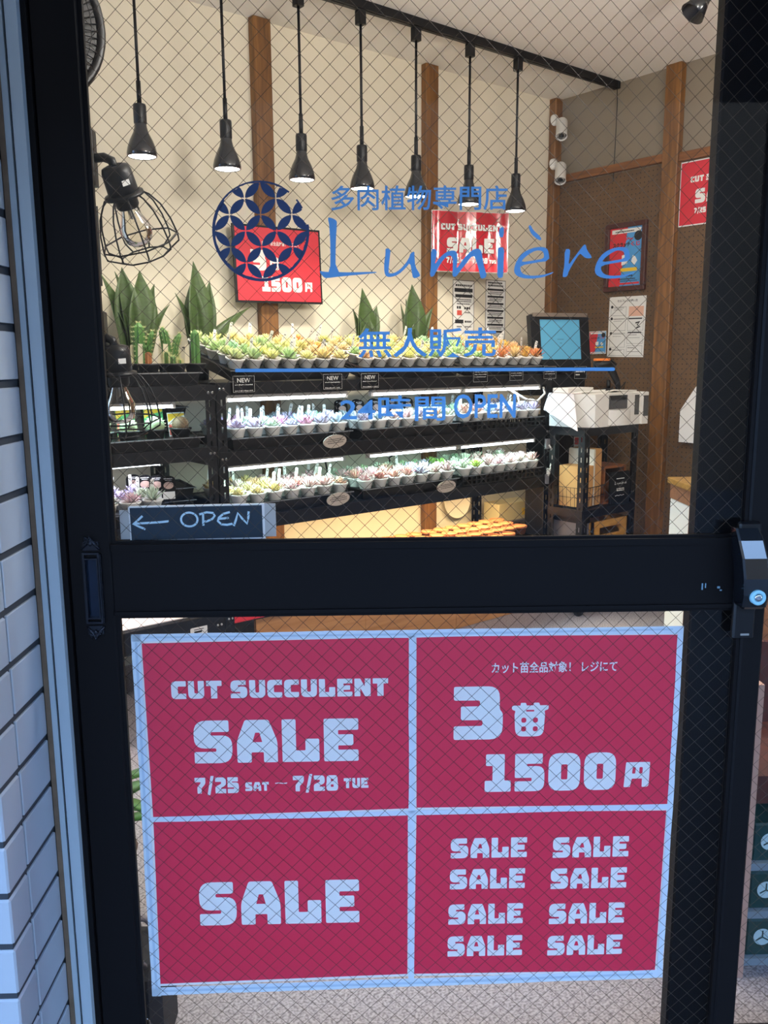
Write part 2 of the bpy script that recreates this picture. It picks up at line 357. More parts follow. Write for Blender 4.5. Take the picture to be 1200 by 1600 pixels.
# tiled pier beside the door: returns towards the street
M_grout = mat('grout', '#2E3238', .9, var=.1, scale=40); M_tile = mat('glazed_tile', '#A4ABB3', .22, var=.03, scale=4, coat=.3)
XT, YC, YJ, YE = -.479, 1.050, 1.113, 1.2215          # reveal face, corner, joint and far edge of the tiles
b = MB(); b.box(-2.0, XT-.0035, YC+.0035, 1.24, -.2, 3.0, 0)
PZ = .075
for k in range(42):
    z0 = 1.001-.0335*.958+.0055-PZ*15+PZ*k; z1 = z0+PZ-.011
    if z1 > 2.98: break
    b.bbox(XT-.02, XT, YJ+.004, YE, z0, z1, .0012, 1)
    b.bbox(XT-.12, XT, YC, YJ, z0, z1, .0025, 1)
    x = XT-.1235
    while x > -2.0:
        b.bbox(x-.223, x, YC+.001, YC+.017, z0, z1, .0015, 1); x -= .2265
struct(b.build('wall_tiled_pier', [M_grout, M_tile], rot=(0,0,TH)))
# painted jamb strip, rusty joint
M_jamb = mat('painted_jamb', '#A6B2B9', .4, var=.08, scale=8, stretch=(8,8,1)); M_rust = mat('rusty_joint', '#6E5A48', .9, var=.5, scale=30); M_dkgap = mat('dark_gap', '#20242C', .8)
b = MB(); b.box(-.4605, -.4445, 1.224, 1.26, -.1, 2.1, 0); b.box(-.4645, -.4605, 1.232, 1.26, -.1, 2.1, 2); b.box(-.4725, -.4645, 1.226, 1.26, -.1, 2.1, 0); b.box(XT, -.4725, 1.2225, 1.26, -.1, 2.1, 1)
struct(b.build('trim_jamb', [M_jamb, M_rust, M_dkgap], rot=(0,0,TH)))
# black door frame: side jambs, head, threshold
b = MB(); b.box(-.4445, -.4365, 1.236, 1.345, -.05, 2.10); b.box(1.56, 1.60, 1.236, 1.345, -.05, 2.10); b.box(-.4445, 1.60, 1.236, 1.345, 2.04, 2.10); b.box(-.4445, 1.60, 1.236, 1.345, -.05, .012)
struct(b.build('trim_door_frame', M_black, rot=(0,0,TH)))
# timber posts and rails fixed to the walls
def beam(name, x0, x1, y0, y1, z0, z1, m):
    b = MB(); b.bbox(x0-(x0+x1)/2, x1-(x0+x1)/2, y0-(y0+y1)/2, y1-(y0+y1)/2, 0, z1-z0, .004)
    return struct(b.build(name, m, loc=((x0+x1)/2, (y0+y1)/2, z0)))
beam('trim_timber_post_1', 2.045, 2.135, BW-.04, BW, 0, CE, M_wood)
beam('trim_timber_post_2', 3.025, 3.110, BW-.04, BW, 0, CE, M_wood)
beam('trim_corner_post', 3.99, RW, 3.40, BW, 0, CE, M_wood)
beam('trim_timber_post_3', RW-.045, RW, 2.62, 2.71, 0, CE, M_wood)
beam('trim_rail_1', RW-.035, RW, 2.71, 3.40, 2.275, 2.315, M_woodh)
beam('trim_rail_2', RW-.035, RW, .2, 2.62, 2.262, 2.304, M_woodh)
for i,(y0,y1) in enumerate(((2.715,3.395),(.2,2.615))):
    b = MB(); b.box(RW-.008, RW-.001, y0, y1, .02, 2.27); struct(b.build('wall_pegboard_%d' % (i+1), M_peg))
# street outside: paving and the canopy over the shopfront
M_pave = mat('street_paving', '#45464A', .9, var=.1, scale=6)
b = MB(); b.box(-6, 6, -7, 1.24, -.25, -.12); struct(b.build('ground_street', M_pave, rot=(0,0,TH)))
M_canopy = mat('canopy_board', '#3B3D42', .8, var=.05)
b = MB(); b.box(-3, 4, -1.15, 1.24, 2.30, 2.42); struct(b.build('roof_canopy', M_canopy, rot=(0,0,TH)))
# unseen walls added across the street and at its end, screening low sky
M_opp = mat('sky_screen_brown', '#7E6650', .9, var=.15, scale=1.5)
b = MB(); b.box(-16, 9, -7, -6.5, -.2, 3.78); struct(b.build('wall_sky_screen_opposite', M_opp, rot=(0,0,TH)))
b = MB(); b.box(8.5, 9, -6.5, 1.2, -.2, 3.6); struct(b.build('wall_sky_screen_end', M_opp, rot=(0,0,TH)))

# ------------------------------------------------------------------ sliding door leaves
def leaf(name, x0, xl, xr, x1, Y, flush):
    """stiles x0..xl and xr..x1; glass centred on Y"""
    r = bpy.data.objects.new(name, None); COL.objects.link(r); r.rotation_euler = (0,0,TH); struct(r)
    f0, f1 = Y-.012, Y+.018
    for a, c in ((x0,xl),(xr,x1)):
        b = MB(); b.bbox(a, c, f0, f1, .015, 2.038, .003); b.build('stile', M_black, r)
    for nm, z0, z1 in (('bottom_rail', .015, .135), ('mid_rail', .925, 1.031), ('top_rail', 1.975, 2.038)):
        b = MB(); b.box(xl, xr, f0+.001, f1-.001, z0, z1)
        if nm == 'mid_rail': b.box(xl, xr, f0-.003, f0+.002, z1-.008, z1+.002); b.box(xl, xr, f0-.003, f0+.002, z0, z0+.006)
        b.build(nm, M_black, r)
    for nm, z0, z1, ph in (('upper', 1.031, 1.975, 0), ('lower', .135, .925, 1)):
        b = MB(); b.add([(xl,Y,z0),(xr,Y,z0),(xr,Y,z1),(xl,Y,z1)], [(0,1,2,3)])
        g = b.build('glass_pane', M_glass, r); g['label'] = nm+' wired glass pane'
        w = MB(); p = .0271; rad = .00034
        for sgn in (1,-1):
            c0 = (-.0265 - sgn*1.4884) if ph == 0 else (-.2299 - sgn*.4449)
            k0 = int(math.floor((x0-2.2-c0)/p))-2; k1 = int(math.ceil((x1+2.2-c0)/p))+2
            for k in range(k0, k1):
                c = c0+k*p                       # x = c + sgn*z
                za, zb = z0, z1
                lo, hi = ((xl-c)*sgn, (xr-c)*sgn); lo, hi = min(lo,hi), max(lo,hi)
                za, zb = max(z0,lo), min(z1,hi)
                if zb-za < .004: continue
                w.tube([(c+sgn*za, Y+.0018, za), (c+sgn*zb, Y+.0018, zb)], rad, 4, sm=False)
        o = w.build('wire_mesh', M_wire, g); o['kind'] = 'stuff' if False else 'structure'
        s = MB(); e = .006                         # glazing bead
        s.box(xl,xl+e,Y-.008,Y-.001,z0,z1); s.box(xr-e,xr,Y-.008,Y-.001,z0,z1); s.box(xl+e,xr-e,Y-.008,Y-.001,z0,z0+e); s.box(xl+e,xr-e,Y-.008,Y-.001,z1-e,z1)
        s.build('glazing_bead', M_black, r)
    return r
d1 = leaf('door_1', -.436, -.372, .572, .606, 1.252, True)
d2 = leaf('door_2', .512, .585, 1.49, 1.56, 1.305, False)
# ornate flush pull on door 1
M_iron = mat('antique_iron', '#2A2C33', .3, metal=.7, var=.3, scale=80)
b = MB(); cx, y = -.401, 1.2385
pr = [(-.0125,-.060),(.0125,-.060),(.0125,.060),(-.0125,.060)]
def frame2(b, cx, cz, w, h, t, ya, yb):
    b.box(cx-w,cx-w+t,ya,yb,cz-h,cz+h); b.box(cx+w-t,cx+w,ya,yb,cz-h,cz+h); b.box(cx-w+t,cx+w-t,ya,yb,cz+h-t,cz+h); b.box(cx-w+t,cx+w-t,ya,yb,cz-h,cz-h+t)
frame2(b, cx, .968, .0125, .054, .003, 1.234, 1.241); frame2(b, cx, .968, .010, .046, .0018, 1.232, 1.24)
for k in range(44): b.box(cx+.0125, cx+.0145, 1.235, 1.24, .915+k*.0024, .915+k*.0024+.0014)
pull = b.build('flush_pull', M_iron, d1)
for s in (1,-1):
    o = MB(); zc = .968+s*.064
    for k in range(7):
        a = PI*k/6; o.tube([(cx+.009*math.cos(a+q)*(1-q*.12), 1.236, zc+s*(.002+.007*math.sin(a)+.002*q)) for q in (0,.5,1,1.5,2)], .0016, 5)
    o.lathe([(.0001,-.004),(.004,0),(.0001,.004)], 8, c=(cx,1.236,zc+s*.003)); o.tube([(cx-.013,1.237,zc-s*.005),(cx-.006,1.236,zc+s*.002),(cx,1.235,zc+s*.014),(cx+.006,1.236,zc+s*.002),(cx+.013,1.237,zc-s*.005)], .0018, 6)
    o.box(cx-.0115, cx+.0115, 1.2375, 1.2405, zc-.007, zc+.006)
    o.build('ornament', M_iron, pull)
b = MB(); b.box(cx-.0085, cx+.0085, 1.2392, 1.2405, .923, 1.013); b.build('recess', mat('recess_reflection', '#1C2636', .2, metal=.6, var=.6, scale=70), pull)  # blue reflection mottled into the dark base colour
# lever lock on door 1's meeting stile
b = MB(); b.bbox(.5535,.5865,1.229,1.2405,.880,1.058,.003); lock = b.build('lock_plate', M_blackp, d1)
b = MB(); pts = []
prof = [(z,xa-.030,xb-.022,y) for z,xa,xb,y in ((1.052,.571,.598,1.214),(1.035,.573,.603,1.206),(1.01,.577,.607,1.198),(.98,.580,.610,1.195),(.955,.582,.611,1.196),(.936,.583,.611,1.202),(.932,.585,.609,1.206))]
vs = []
for z,xa,xb,yy in prof: vs += [(xa,yy+.002,z),(xa+.003,yy,z),(xb-.003,yy,z),(xb,yy+.002,z),(xb,1.232,z),(xa,1.232,z)]
fs = []
for i in range(len(prof)-1):
    for k in range(6): k2=(k+1)%6; fs.append((i*6+k,i*6+k2,(i+1)*6+k2,(i+1)*6+k))
fs += [tuple(range(6)), tuple(range(len(vs)-6,len(vs)))[::-1]]
b.add(vs, fs); b.build('lever', M_gloss, lock)
b = MB(); b.x = Matrix.Translation((.571,1.196,.953)) @ Matrix.Rotation(PI/2,4,'X')
b.lathe([(.0112,-.004),(.0112,.004),(.0104,.005),(.0066,.0052),(.006,.0036)], 28)
b.build('key_ring', mat('pale_blue_ring', '#8FC6D6', .3), lock)
b = MB(); b.x = Matrix.Translation((.571,1.196,.953)) @ Matrix.Rotation(PI/2,4,'X'); b.lathe([(.006,-.003),(.006,.0045),(.004,.006),(.0016,.0056)], 18)
b.build('key_cylinder', mat('chrome', '#C8CCD0', .12, metal=1), lock)
b = MB(); b.box(.565,.578,1.2283,1.2292,.884,.887); b.build('maker_mark', M_grey, lock)
# light scuffs in the rail paint
b = MB()
for x,z,w,h in ((.506,.953,.002,.010),(.511,.956,.0015,.007),(.530,.955,.004,.003),(.534,.951,.003,.002)): b.box(x,x+w,1.2392,1.2402,z,z+h)
b.build('scuff', mat('scuff_pale', '#6F8FA0', .7), d1)

# ------------------------------------------------------------------ vinyl lettering on the outside of the glass
YV = 1.2465
def decal(name, me, label, cat='lettering'):
    o = link(name, me, loc=D(0, YV, 0), rot=panel(DOOR)); return tag(o, label, cat, 'vinyl lettering on the door glass')
decal('vinyl_shop_name', _fill([chaikin([(x/10000, z/10000) for x,z in l]) for l in NAME_LOOPS], 'shop_name', M_vinyl, 0), 'large blue slanted Latin shop name in vinyl on the upper pane')
decal('vinyl_lettering', text_mesh('多肉植物専門店', -.0415, .2035, 1.501, 1.534, M_vinyl, 0, .012), 'row of seven blue Japanese characters above the large slanted name')
decal('vinyl_lettering', text_mesh('無人販売', -.0065, .1910, 1.300, 1.3415, M_vinyl, 0, .014), 'four large blue Japanese characters above the horizontal blue line')
decal('vinyl_lettering', text_mesh('24時間', -.033, .119, 1.2095, 1.246, M_vinyl, 0, .012), 'blue 24 and two Japanese characters for hours below the line')
decal('vinyl_lettering', text_mesh('OPEN', .1310, .221, 1.2125, 1.2475, M_vinyl, 0, .014), 'blue capital word OPEN in vinyl below the horizontal line')
b = MB(); n = 8; h = .0024
lp = [(-.182,1.2835-h),(.361,1.2815-h)] + [(.361+h*math.sin(PI*k/6), 1.2815-h*math.cos(PI*k/6)) for k in range(1,6)] + [(.361,1.2815+h),(-.182,1.2835+h)]
b.prism(lp, 0, .0003); decal('vinyl_line', b.mesh('vinyl_line', M_vinyl), 'long thin horizontal blue vinyl line across the upper pane', 'line')
# round emblem of interlocking petals
def petal(p, q):
    p, q = Vector(p), Vector(q); d = q-p; n = Vector((-d.y,d.x)); out = []
    R = d.length/math.sqrt(2); 
    for sg in (1,-1):
        c = (p+q)/2 - n.normalized()*sg*(d.length/2); pts = []
        for k in range(11):
            a, e = (p-c), (q-c); a0 = math.atan2(a.y,a.x); a1 = math.atan2(e.y,e.x); dd = (a1-a0+PI)%(2*PI)-PI
            t = a0+dd*k/10; pts.append(c+Vector((math.cos(t),math.sin(t)))*R)
        out += pts if sg == 1 else pts[::-1]
    m = (p+q)/2
    return [tuple(m+(v-m)*.93) for v in out]
def clip(lp, R):
    N = 48; out = lp
    for k in range(N):
        n = Vector((math.cos(2*PI*k/N), math.sin(2*PI*k/N))); src = out; out = []
        for i in range(len(src)):
            a, c = Vector(src[i-1]), Vector(src[i]); da, dc = a.dot(n)-R, c.dot(n)-R
            if (da <= 0) != (dc <= 0): out.append(tuple(a+(c-a)*(da/(da-dc))))
            if dc <= 0: out.append(tuple(c))
        if len(out) < 3: return None
    return out
b = MB(); a = .0215; RR = .0645; cxy = (-.1395, 1.4735)
for i in range(-5,6):
    for j in range(-5,6):
        if (i+j) % 2 == 0: continue
        for di,dj in ((1,1),(1,-1)):
            l = clip(petal((i*a+.0005,j*a+.001),((i+di)*a+.0005,(j+dj)*a+.001)), RR)
            if l and len(l) > 3:
                ar = abs(sum(l[q-1][0]*l[q][1]-l[q][0]*l[q-1][1] for q in range(len(l))))
                if ar > 4e-6: b.prism([(x+cxy[0],y+cxy[1]) for x,y in l], 0, .0003)
for a0,a1,w in ((8,62,.0),(62,140,.0020),(140,222,.0036),(222,330,.0034),(330,368,.0036)):   # worn rim, broken at the upper right
    if w == 0:
        for q0,q1 in ((28,40),(52,62)):
            K = 6; l = [(math.cos(math.radians(q0+(q1-q0)*k/K))*r, math.sin(math.radians(q0+(q1-q0)*k/K))*r) for r,ks in ((.0668,range(K+1)),(.0645,range(K,-1,-1))) for k in ks]
            b.prism([(x+cxy[0],y+cxy[1]) for x,y in l], 0, .0003)
        continue
    K = 24; l = []
    for r0,ks in ((.0672,range(K+1)),(None,range(K,-1,-1))):
        for k in ks:
            t = math.radians(a0+(a1-a0)*k/K); r = r0 if r0 else .0672-w-rnd.uniform(0,.0012)
            l.append((math.cos(t)*r+cxy[0], math.sin(t)*r+cxy[1]))
    b.prism(l, 0, .0003)
decal('vinyl_emblem', b.mesh('emblem', M_navy), 'round navy emblem of interlocking petals on the upper pane', 'emblem')

# ------------------------------------------------------------------ four sale sheets taped behind the lower pane
YP = 1.2605
def sheet(corners, label):
    xs = [c[0] for c in corners]; x0 = sum(xs)/4; zc = sum(c[1] for c in corners)/4
    loc = D(x0/1000, YP, zc/1000); root = thing('sale_sheet', label, 'poster', loc, panel(DOOR), 'red sale sheets on the lower pane')
    P = [((c[0]-x0)/1000, (c[1]-zc)/1000) for c in corners]      # tl tr br bl
    b = MB(); W_ = .006; out = [(P[0][0]-W_,P[0][1]+.0045),(P[1][0]+W_,P[1][1]+.0045),(P[2][0]+W_,P[2][1]-.0045),(P[3][0]-W_,P[3][1]-.0045)]
    b.prism(out[::-1], -.0006, -.0001); b.build('paper', M_paper, root)
    b = MB(); b.prism(P[::-1], 0, .0003); b.build('red_print', M_redw, root)
    return root, (x0/1000, zc/1000)
def letters(root, o, items):
    lo = []
    for t,x0,x1,z0,z1 in items: lo += block_loops(t, x0/1000-o[0], x1/1000-o[0], z0/1000-o[1], z1/1000-o[1])
    link('lettering', _fill(lo, 'lettering', M_paper, .0008), root)
r, o = sheet([(-341,874),(66,878),(66,594),(-339,587)], 'red sale sheet lettered CUT SUCCULENT SALE with the dates, on the lower pane')
letters(r, o, [('CUT SUCCULENT',-300,34,784,813),('SALE',-269,-13,677,748),('7/25',-271,-202,626,653),('SAT',-192,-155,629,644),('~',-145,-126,636,646),('7/28',-117,-46,627,653.5),('TUE',-37,2,631,648)])
r, o = sheet([(78,879),(484,876),(480,593),(78,595)], 'red sale sheet with a big 3 and 1500 yen on the lower pane')
letters(r, o, [('3',136,213,709,797),('苗',227,284.5,713,769),('1500',186,394.5,620,684),('円',408,449,624,666.5)])
link('small_lettering', text_mesh('カット苗全品対象！ レジにて', .194-o[0], .3896-o[0], .818-o[1], .836-o[1], M_paper, .0008, .02), r)
r, o = sheet([(-339,579),(64,583),(63,298),(-343,290)], 'red sale sheet with one large word SALE alone on it')
letters(r, o, [('SALE',-273,-15,395,472)])
r, o = sheet([(78,586),(479,582),(475,294),(74,298)], 'red sale sheet with the word SALE repeated eight times')
letters(r, o, [('SALE',133,256,505.5,540.5),('SALE',298,421,503,539),('SALE',132,254,450.5,486),('SALE',296,420,447.5,484),('SALE',130,252,387,423.5),('SALE',295,419,384,421),('SALE',129,252,328.5,365.5),('SALE',294,418,326.5,362.5)])
# translucent tape round the sheets
M_tape2 = mat('overlapped_tape', '#BFD3E2', .4, var=.05, scale=50)
def tape(nm, x0, z0, x1, z1, w, label, k=0):
    L = math.hypot(x1-x0, z1-z0); ang = math.atan2(z1-z0, x1-x0)
    b = MB(); n = 14; up = []; dn = []
    for i in range(n+1): up.append((L*i/n, w/2+rnd.uniform(-.0006,.0006))); dn.append((L*i/n, -w/2+rnd.uniform(-.0006,.0006)))
    b.prism(dn+up[::-1], .0009, .0013)
    if k: b.prism([(L*.02,-w*.1),(L*.6,-w*.22),(L*.98,-w*.05),(L*.98,w*.2),(L*.5,w*.08),(L*.02,w*.15)], .0013, .0016, 1)
    o = b.build('adhesive_tape', [M_tape, M_tape2], loc=D(x0, YP, z0), rot=panel(DOOR, ang)); tag(o, label, 'tape', 'tape strips framing the red sheets')
tape('t', -.355, .8835, .490, .8845, .0120, 'long strip of tape along the top of the red sheets', 1)
tape('t', -.357, .277, .488, .288, .0150, 'long strip of tape under the lowest red sheets', 1)
tape('t', -.3495, .889, -.3505, .268, .0140, 'upright strip of tape beside the jamb-side red sheets', 1)
tape('t', .4860, .889, .4830, .281, .0090, 'upright strip of tape beside the lock-side red sheets')
tape('t', .0715, .884, .0690, .284, .0100, 'upright strip of tape between the two columns of red sheets')
tape('t', -.346, .5835, .481, .5895, .0085, 'level strip of tape between upper and lower red sheets')

# OPEN board taped behind the upper pane
op = thing('open_sign', 'dark OPEN sign with a chalk arrow, behind the upper pane', 'sign', D(-.249, 1.262, 1.0605), panel(DOOR, .012))
b = MB(); b.prism([(-.1005,-.0275),(.1005,-.0275),(.1005,.0265),(-.1005,.0265)], -.003, 0); b.build('white_backing', M_paper, op)
b = MB(); b.prism([(-.098,-.0245),(.097,-.0245),(.097,.024),(-.098,.024)], .0002, .0012); b.build('chalk_panel', mat('chalkboard', '#0E2533', .7, var=.15, scale=40), op)
k = .98/4/1000
def zp(x, y): return ((x-628)*k, (712-y)*k)
M_chalk = mat('chalk', '#C9E4EE', .9, var=.15, scale=200)
b = MB()
el = [(583+50*math.cos(2*PI*i/20), 692-43*math.sin(2*PI*i/20)) for i in range(21)]
strokes = [[(245,710),(320,708),(400,705),(458,700)],[(302,664),(275,688),(243,712),(280,730),(315,746)], el, [(668,655),(667,690),(666,732)],[(645,662),(690,650),(728,655),(738,672),(722,692),(690,705),(668,708)],
  [(830,652),(790,662),(762,685),(755,705),(775,726),(810,730),(843,724)],[(757,692),(790,690),(822,687)],[(850,738),(865,700),(878,658),(900,690),(932,726),(940,690),(944,650)]]
for s_ in strokes:
    wd = .0032 if s_ is not el else .0026
    for lp in stroke_loops([[zp(*p) for p in s_]], wd): b.prism(lp, .0013, .0016) if s_ is not el else None
    if s_ is el:
        for i in range(20): b.prism(stroke_loops([[zp(*el[i]), zp(*el[i+1])]], .003)[0], .0013, .0016)
b.build('chalk_lettering', M_chalk, op)
M_card = mat('grey_card', '#B7B4AE', .8)
for (x0,x1,z0,z1,l) in ((-.363,-.3485,1.036,1.080,'pale card strip taped between the OPEN sign and the jamb stile'),(-.1485,-.132,1.038,1.088,'pale card strip on the arrowless end of the OPEN sign')):
    b = MB(); b.box(x0-(x0+x1)/2, x1-(x0+x1)/2, -(z1-z0)/2, (z1-z0)/2, -.001, 0)
    tag(b.build('card_strip', M_card, loc=D((x0+x1)/2, 1.262, (z0+z1)/2), rot=panel(DOOR)), l, 'card', 'card strips beside the OPEN sign')

# ------------------------------------------------------------------ ceiling track and pendant spotlights
TY = 3.02
tr = thing('lighting_track', 'long black ceiling track carrying the row of pendant lamps', 'track', (2.6, TY, CE))
b = MB(); b.box(-1.75, 1.425, -.018, .018, -.034, 0); b.box(-1.75, 1.425, -.006, .006, -.036, -.034); b.build('rail', M_blackp, tr)
b = MB(); b.bbox(1.415, 1.435, -.02, .02, -.036, 0, .003); b.build('end_cap', M_blackp, tr)
b = MB(); b.tube([(1.43,0,-.03),(1.44,.002,-.1),(1.438,.004,-.32),(1.441,.01,-.5)], .0025, 6); b.build('cord', M_blackp, tr)
M_shade = mat('black_enamel', '#14161C', .25, var=.3, scale=60, coat=.5, stretch=(1,1,.15))
ordw = ['first','second','third','fourth','fifth','sixth','seventh','eighth','ninth','tenth','eleventh','twelfth']
def pendant(x, label):
    r = thing('pendant_lamp', label, 'lamp', (x, TY, 2.0), group='pendant lamps on the ceiling track')
    b = MB(); b.bbox(-.018,.018,-.018,.018,.64,.696,.004); b.build('track_adapter', M_blackp, r)
    b = MB(); b.tube([(0,0,.64),(0,0,.215)], .0055, 8); b.tube([(0,0,.25),(0,0,.17)], .0085, 8); b.build('rod', M_blackp, r)
    b = MB(); b.lathe([(.008,.176),(.021,.174),(.0225,.168),(.0225,.112),(.0205,.108)], 18); b.build('socket', M_blackp, r)
    b = MB(); b.lathe([(.020,.116),(.0215,.100),(.027,.080),(.040,.055),(.049,.030),(.0525,.012),(.052,.002),(.049,0),(.048,.003),(.0485,.012),(.045,.03),(.036,.055),(.022,.082)], 24); b.build('shade', M_shade, r)
    b = MB(); b.lathe([(.047,.006),(.045,.002),(.03,-.001),(0.0001,-.002)], 20); b.build('bulb', M_led, r)
    l = bpy.data.lights.new('spot', 'SPOT'); l.energy = P_SPOT; l.color = WARM; l.spot_size = math.radians(125); l.spot_blend = .7; l.shadow_soft_size = .04
    lo = bpy.data.objects.new('light', l); COL.objects.link(lo); lo.parent = r; lo.location = (0,0,-.012)
    return r
px = [1.345,1.681,2.017,2.320,2.620,2.944,3.262]
pl = pendant(px[6], 'first pendant lamp, next to the end of the ceiling track')
for i in range(5,-1,-1): dup(pl, (px[i], TY, 2.0), label=ordw[6-i]+' pendant lamp counting from the end of the ceiling track')
# spotlight fixed to the ceiling near the entrance
sp = thing('track_spotlight', 'black cone spotlight on the ceiling near the pegboard wall', 'lamp', (3.23, 2.02, CE))
b = MB(); b.lathe([(.03,0),(.03,-.02),(.008,-.024),(.008,-.07)][::-1], 14); b.build('mount', M_blackp, sp)
b = MB(); b.x = Matrix.Translation((0,0,-.07)) @ Matrix.Rotation(math.radians(35),4,'Y') @ Matrix.Rotation(math.radians(20),4,'X'); b.lathe([(.015,.03),(.022,.02),(.026,-.02),(.050,-.085),(.048,-.085),(.03,-.03),(.0001,-.025)], 20); b.build('shade', M_shade, sp)
# added globe-shaped fill lamp nearer the door, above the frame of the view
cl = thing('fill_globe', 'added white globe fill lamp hanging above the shop entrance', 'lamp', (1.50, .90, CE))
b = MB(); b.lathe([(.05,-.02),(.05,0)], 18); b.tube([(0,0,-.02),(0,0,-.41)], .005, 8); b.build('hanger', M_blackp, cl)
b = MB(); b.lathe([(.0001,-.65)]+[(.12*math.cos(a), -.53+.12*math.sin(a)) for a in [math.radians(-80+20*k) for k in range(9)]]+[(.0001,-.41)], 24); b.build('globe', emit('fill_globe_glow', (1,.95,.88), 8.0), cl)
al = bpy.data.lights.new('globe', 'POINT'); al.energy = P_ROOM; al.shadow_soft_size = .125; al.color = (1,.95,.88); ao = bpy.data.objects.new('light', al); COL.objects.link(ao); ao.parent = cl; ao.location = (0,0,-.53)

g2 = dup(cl, (2.72, .98, CE), label='second added white globe fill lamp hanging nearer the pegboard wall'); ao2 = [o for o in g2.children if o.type == 'LIGHT'][0]; ao2.data = ao2.data.copy(); ao2.data.energy = P_ROOM*.50  # another fill globe added out of view, brightens the ceiling
# ------------------------------------------------------------------ fan near the jamb, cage lamps on a black upright
fx, fy, fz = D(-.700, 1.95, 1.995)
fan = thing('ceiling_fan', 'grey caged fan hanging beside the door jamb under the ceiling', 'fan', (fx, fy, fz), (0, 0, TH+math.radians(38)))
b = MB(); b.x = Matrix.Rotation(PI/2,4,'X')
b.lathe([(.148,-.03),(.160,-.04),(.168,-.03),(.168,.03),(.160,.04),(.148,.03)], 40); b.build('rim', M_blackp, fan)
b = MB()
for k in range(64):
    a = 2*PI*k/64
    for sd in (-1,1): b.tube([(.045*math.cos(a), sd*.05, .045*math.sin(a)),(.11*math.cos(a+.12), sd*.048, .11*math.sin(a+.12)),(.154*math.cos(a+.2), sd*.03, .154*math.sin(a+.2))], .0011, 4)
for rr_ in (.07,.1,.13):
    for sd in (-1,1): b.tube([(rr_*math.cos(2*PI*k/32), sd*.049, rr_*math.sin(2*PI*k/32)) for k in range(32)], .001, 4, closed=True)
b.build('grille', M_blackm, fan)
b = MB(); b.x = Matrix.Rotation(PI/2,4,'X'); b.lathe([(.0001,-.055),(.045,-.052),(.047,.045),(.0001,.09)], 20); b.build('hub', M_grey, fan)
for k in range(4):
    b = MB(); b.x = Matrix.Rotation(PI/2*k,4,'Y'); b.add([(.03,-.012,-.02),(.14,-.02,-.05),(.145,.0,.02),(.12,.012,.05),(.03,.012,.02),(.03,-.009,-.02),(.14,-.017,-.05),(.145,.003,.02),(.12,.015,.05),(.03,.015,.02)], [(0,1,2,3,4),(9,8,7,6,5),(0,5,6,1),(1,6,7,2),(2,7,8,3),(3,8,9,4),(4,9,5,0)]); b.build('blade', mat('grey_blade','#7D7F84',.4), fan)
b = MB(); b.tube([(0,.06,0),(0,.13,.05),(0,.14,.3),(0,.14,CE-fz)], .012, 8); b.lathe([(.05,CE-fz-.02),(.05,CE-fz)], 16, c=(0,.14,0)); b.build('hanging_rod', M_blackp, fan)

LX, LY = -.492, 1.70
b = MB(); x,y,_z = D(LX-.030, LY+.012, 0); b.bbox(-.018,.018,-.014,.014,0,1.71,.002); b.bbox(-.06,.06,-.06,.06,0,.008,.003)
tag(b.build('lamp_upright', M_blackm, loc=(x,y,0), rot=(0,0,TH)), 'slim black upright just inside the jamb carrying two cage lamps', 'post')
def cage_lamp(cx, z_arm, label, tiltx, tilty):
    """cx: lamp centre in door axes; z_arm: arm height"""
    r = thing('cage_lamp', label, 'lamp', D(cx, LY, z_arm), (0,0,TH), 'cage lamps by the jamb')
    L = LX-cx
    b = MB(); b.tube([(L-.005,0,0),(-.018,0,.002),(-.004,0,-.004),(0,0,-.018)], .0085, 8); b.bbox(L-.010,L+.0,-.016,.012,-.05,.05,.002); b.build('arm', M_blackp, r)
    T = Matrix.Translation((0,0,-.012)) @ Matrix.Rotation(tiltx,4,'X') @ Matrix.Rotation(tilty,4,'Y')
    b = MB(); b.x = T; b.lathe([(.016,0),(.025,-.003),(.028,-.012),(.029,-.048),(.027,-.052)], 22); b.lathe([(.022,-.05),(.022,-.075),(.019,-.08)], 18); so = b.build('socket', M_blackp, r)
    b = MB(); b.x = T; b.lathe([(.030,-.050),(.037,-.052),(.038,-.058),(.030,-.06),(.029,-.05)], 24); b.build('collar', M_blackp, r)
    b = MB(); b.x = T; b.add([(.012,-.0275,-.024),(.024,-.0185,-.024),(.024,-.0185,-.034),(.012,-.0275,-.034)],[(0,3,2,1)]); b.build('rating_label', M_paper, so)
    n = 9; prof = [(.034,-.055),(.045,-.063),(.060,-.085),(.070,-.115),(.0745,-.146),(.073,-.160),(.048,-.174)]
    b = MB(); b.x = T
    for k in range(n):
        a = 2*PI*k/n+.2; b.tube([(q*math.cos(a), q*math.sin(a), z) for q,z in prof], .0017, 5)
    for q,z in ((.0745,-.146),(.048,-.174)): b.tube([(q*math.cos(2*PI*(k)/n+.2), q*math.sin(2*PI*(k)/n+.2), z) for k in range(n)], .0017, 5, closed=True)
    b.build('wire_cage', M_blackm, r)
    b = MB(); b.x = T; b.lathe([(.0135,-.074),(.015,-.082),(.021,-.098),(.0285,-.114),(.030,-.128),(.026,-.143),(.014,-.152),(.0001,-.154)], 22); bu = b.build('bulb', M_bulb, r)
    b = MB(); b.x = T; b.tube([(.004,0,-.08),(.006,.003,-.105),(-.006,.003,-.11),(-.004,0,-.085)], .0006, 4); b.lathe([(.004,-.078),(.003,-.1),(.0001,-.102)], 8); b.build('filament', M_grey, bu)
    return r
cage_lamp(-.459, 1.668, 'upper cage lamp with a clear bulb beside the door jamb', math.radians(26), math.radians(-10))
cage_lamp(-.478, 1.340, 'lower cage lamp hanging upright in front of the cactus shelf', math.radians(6), math.radians(0))

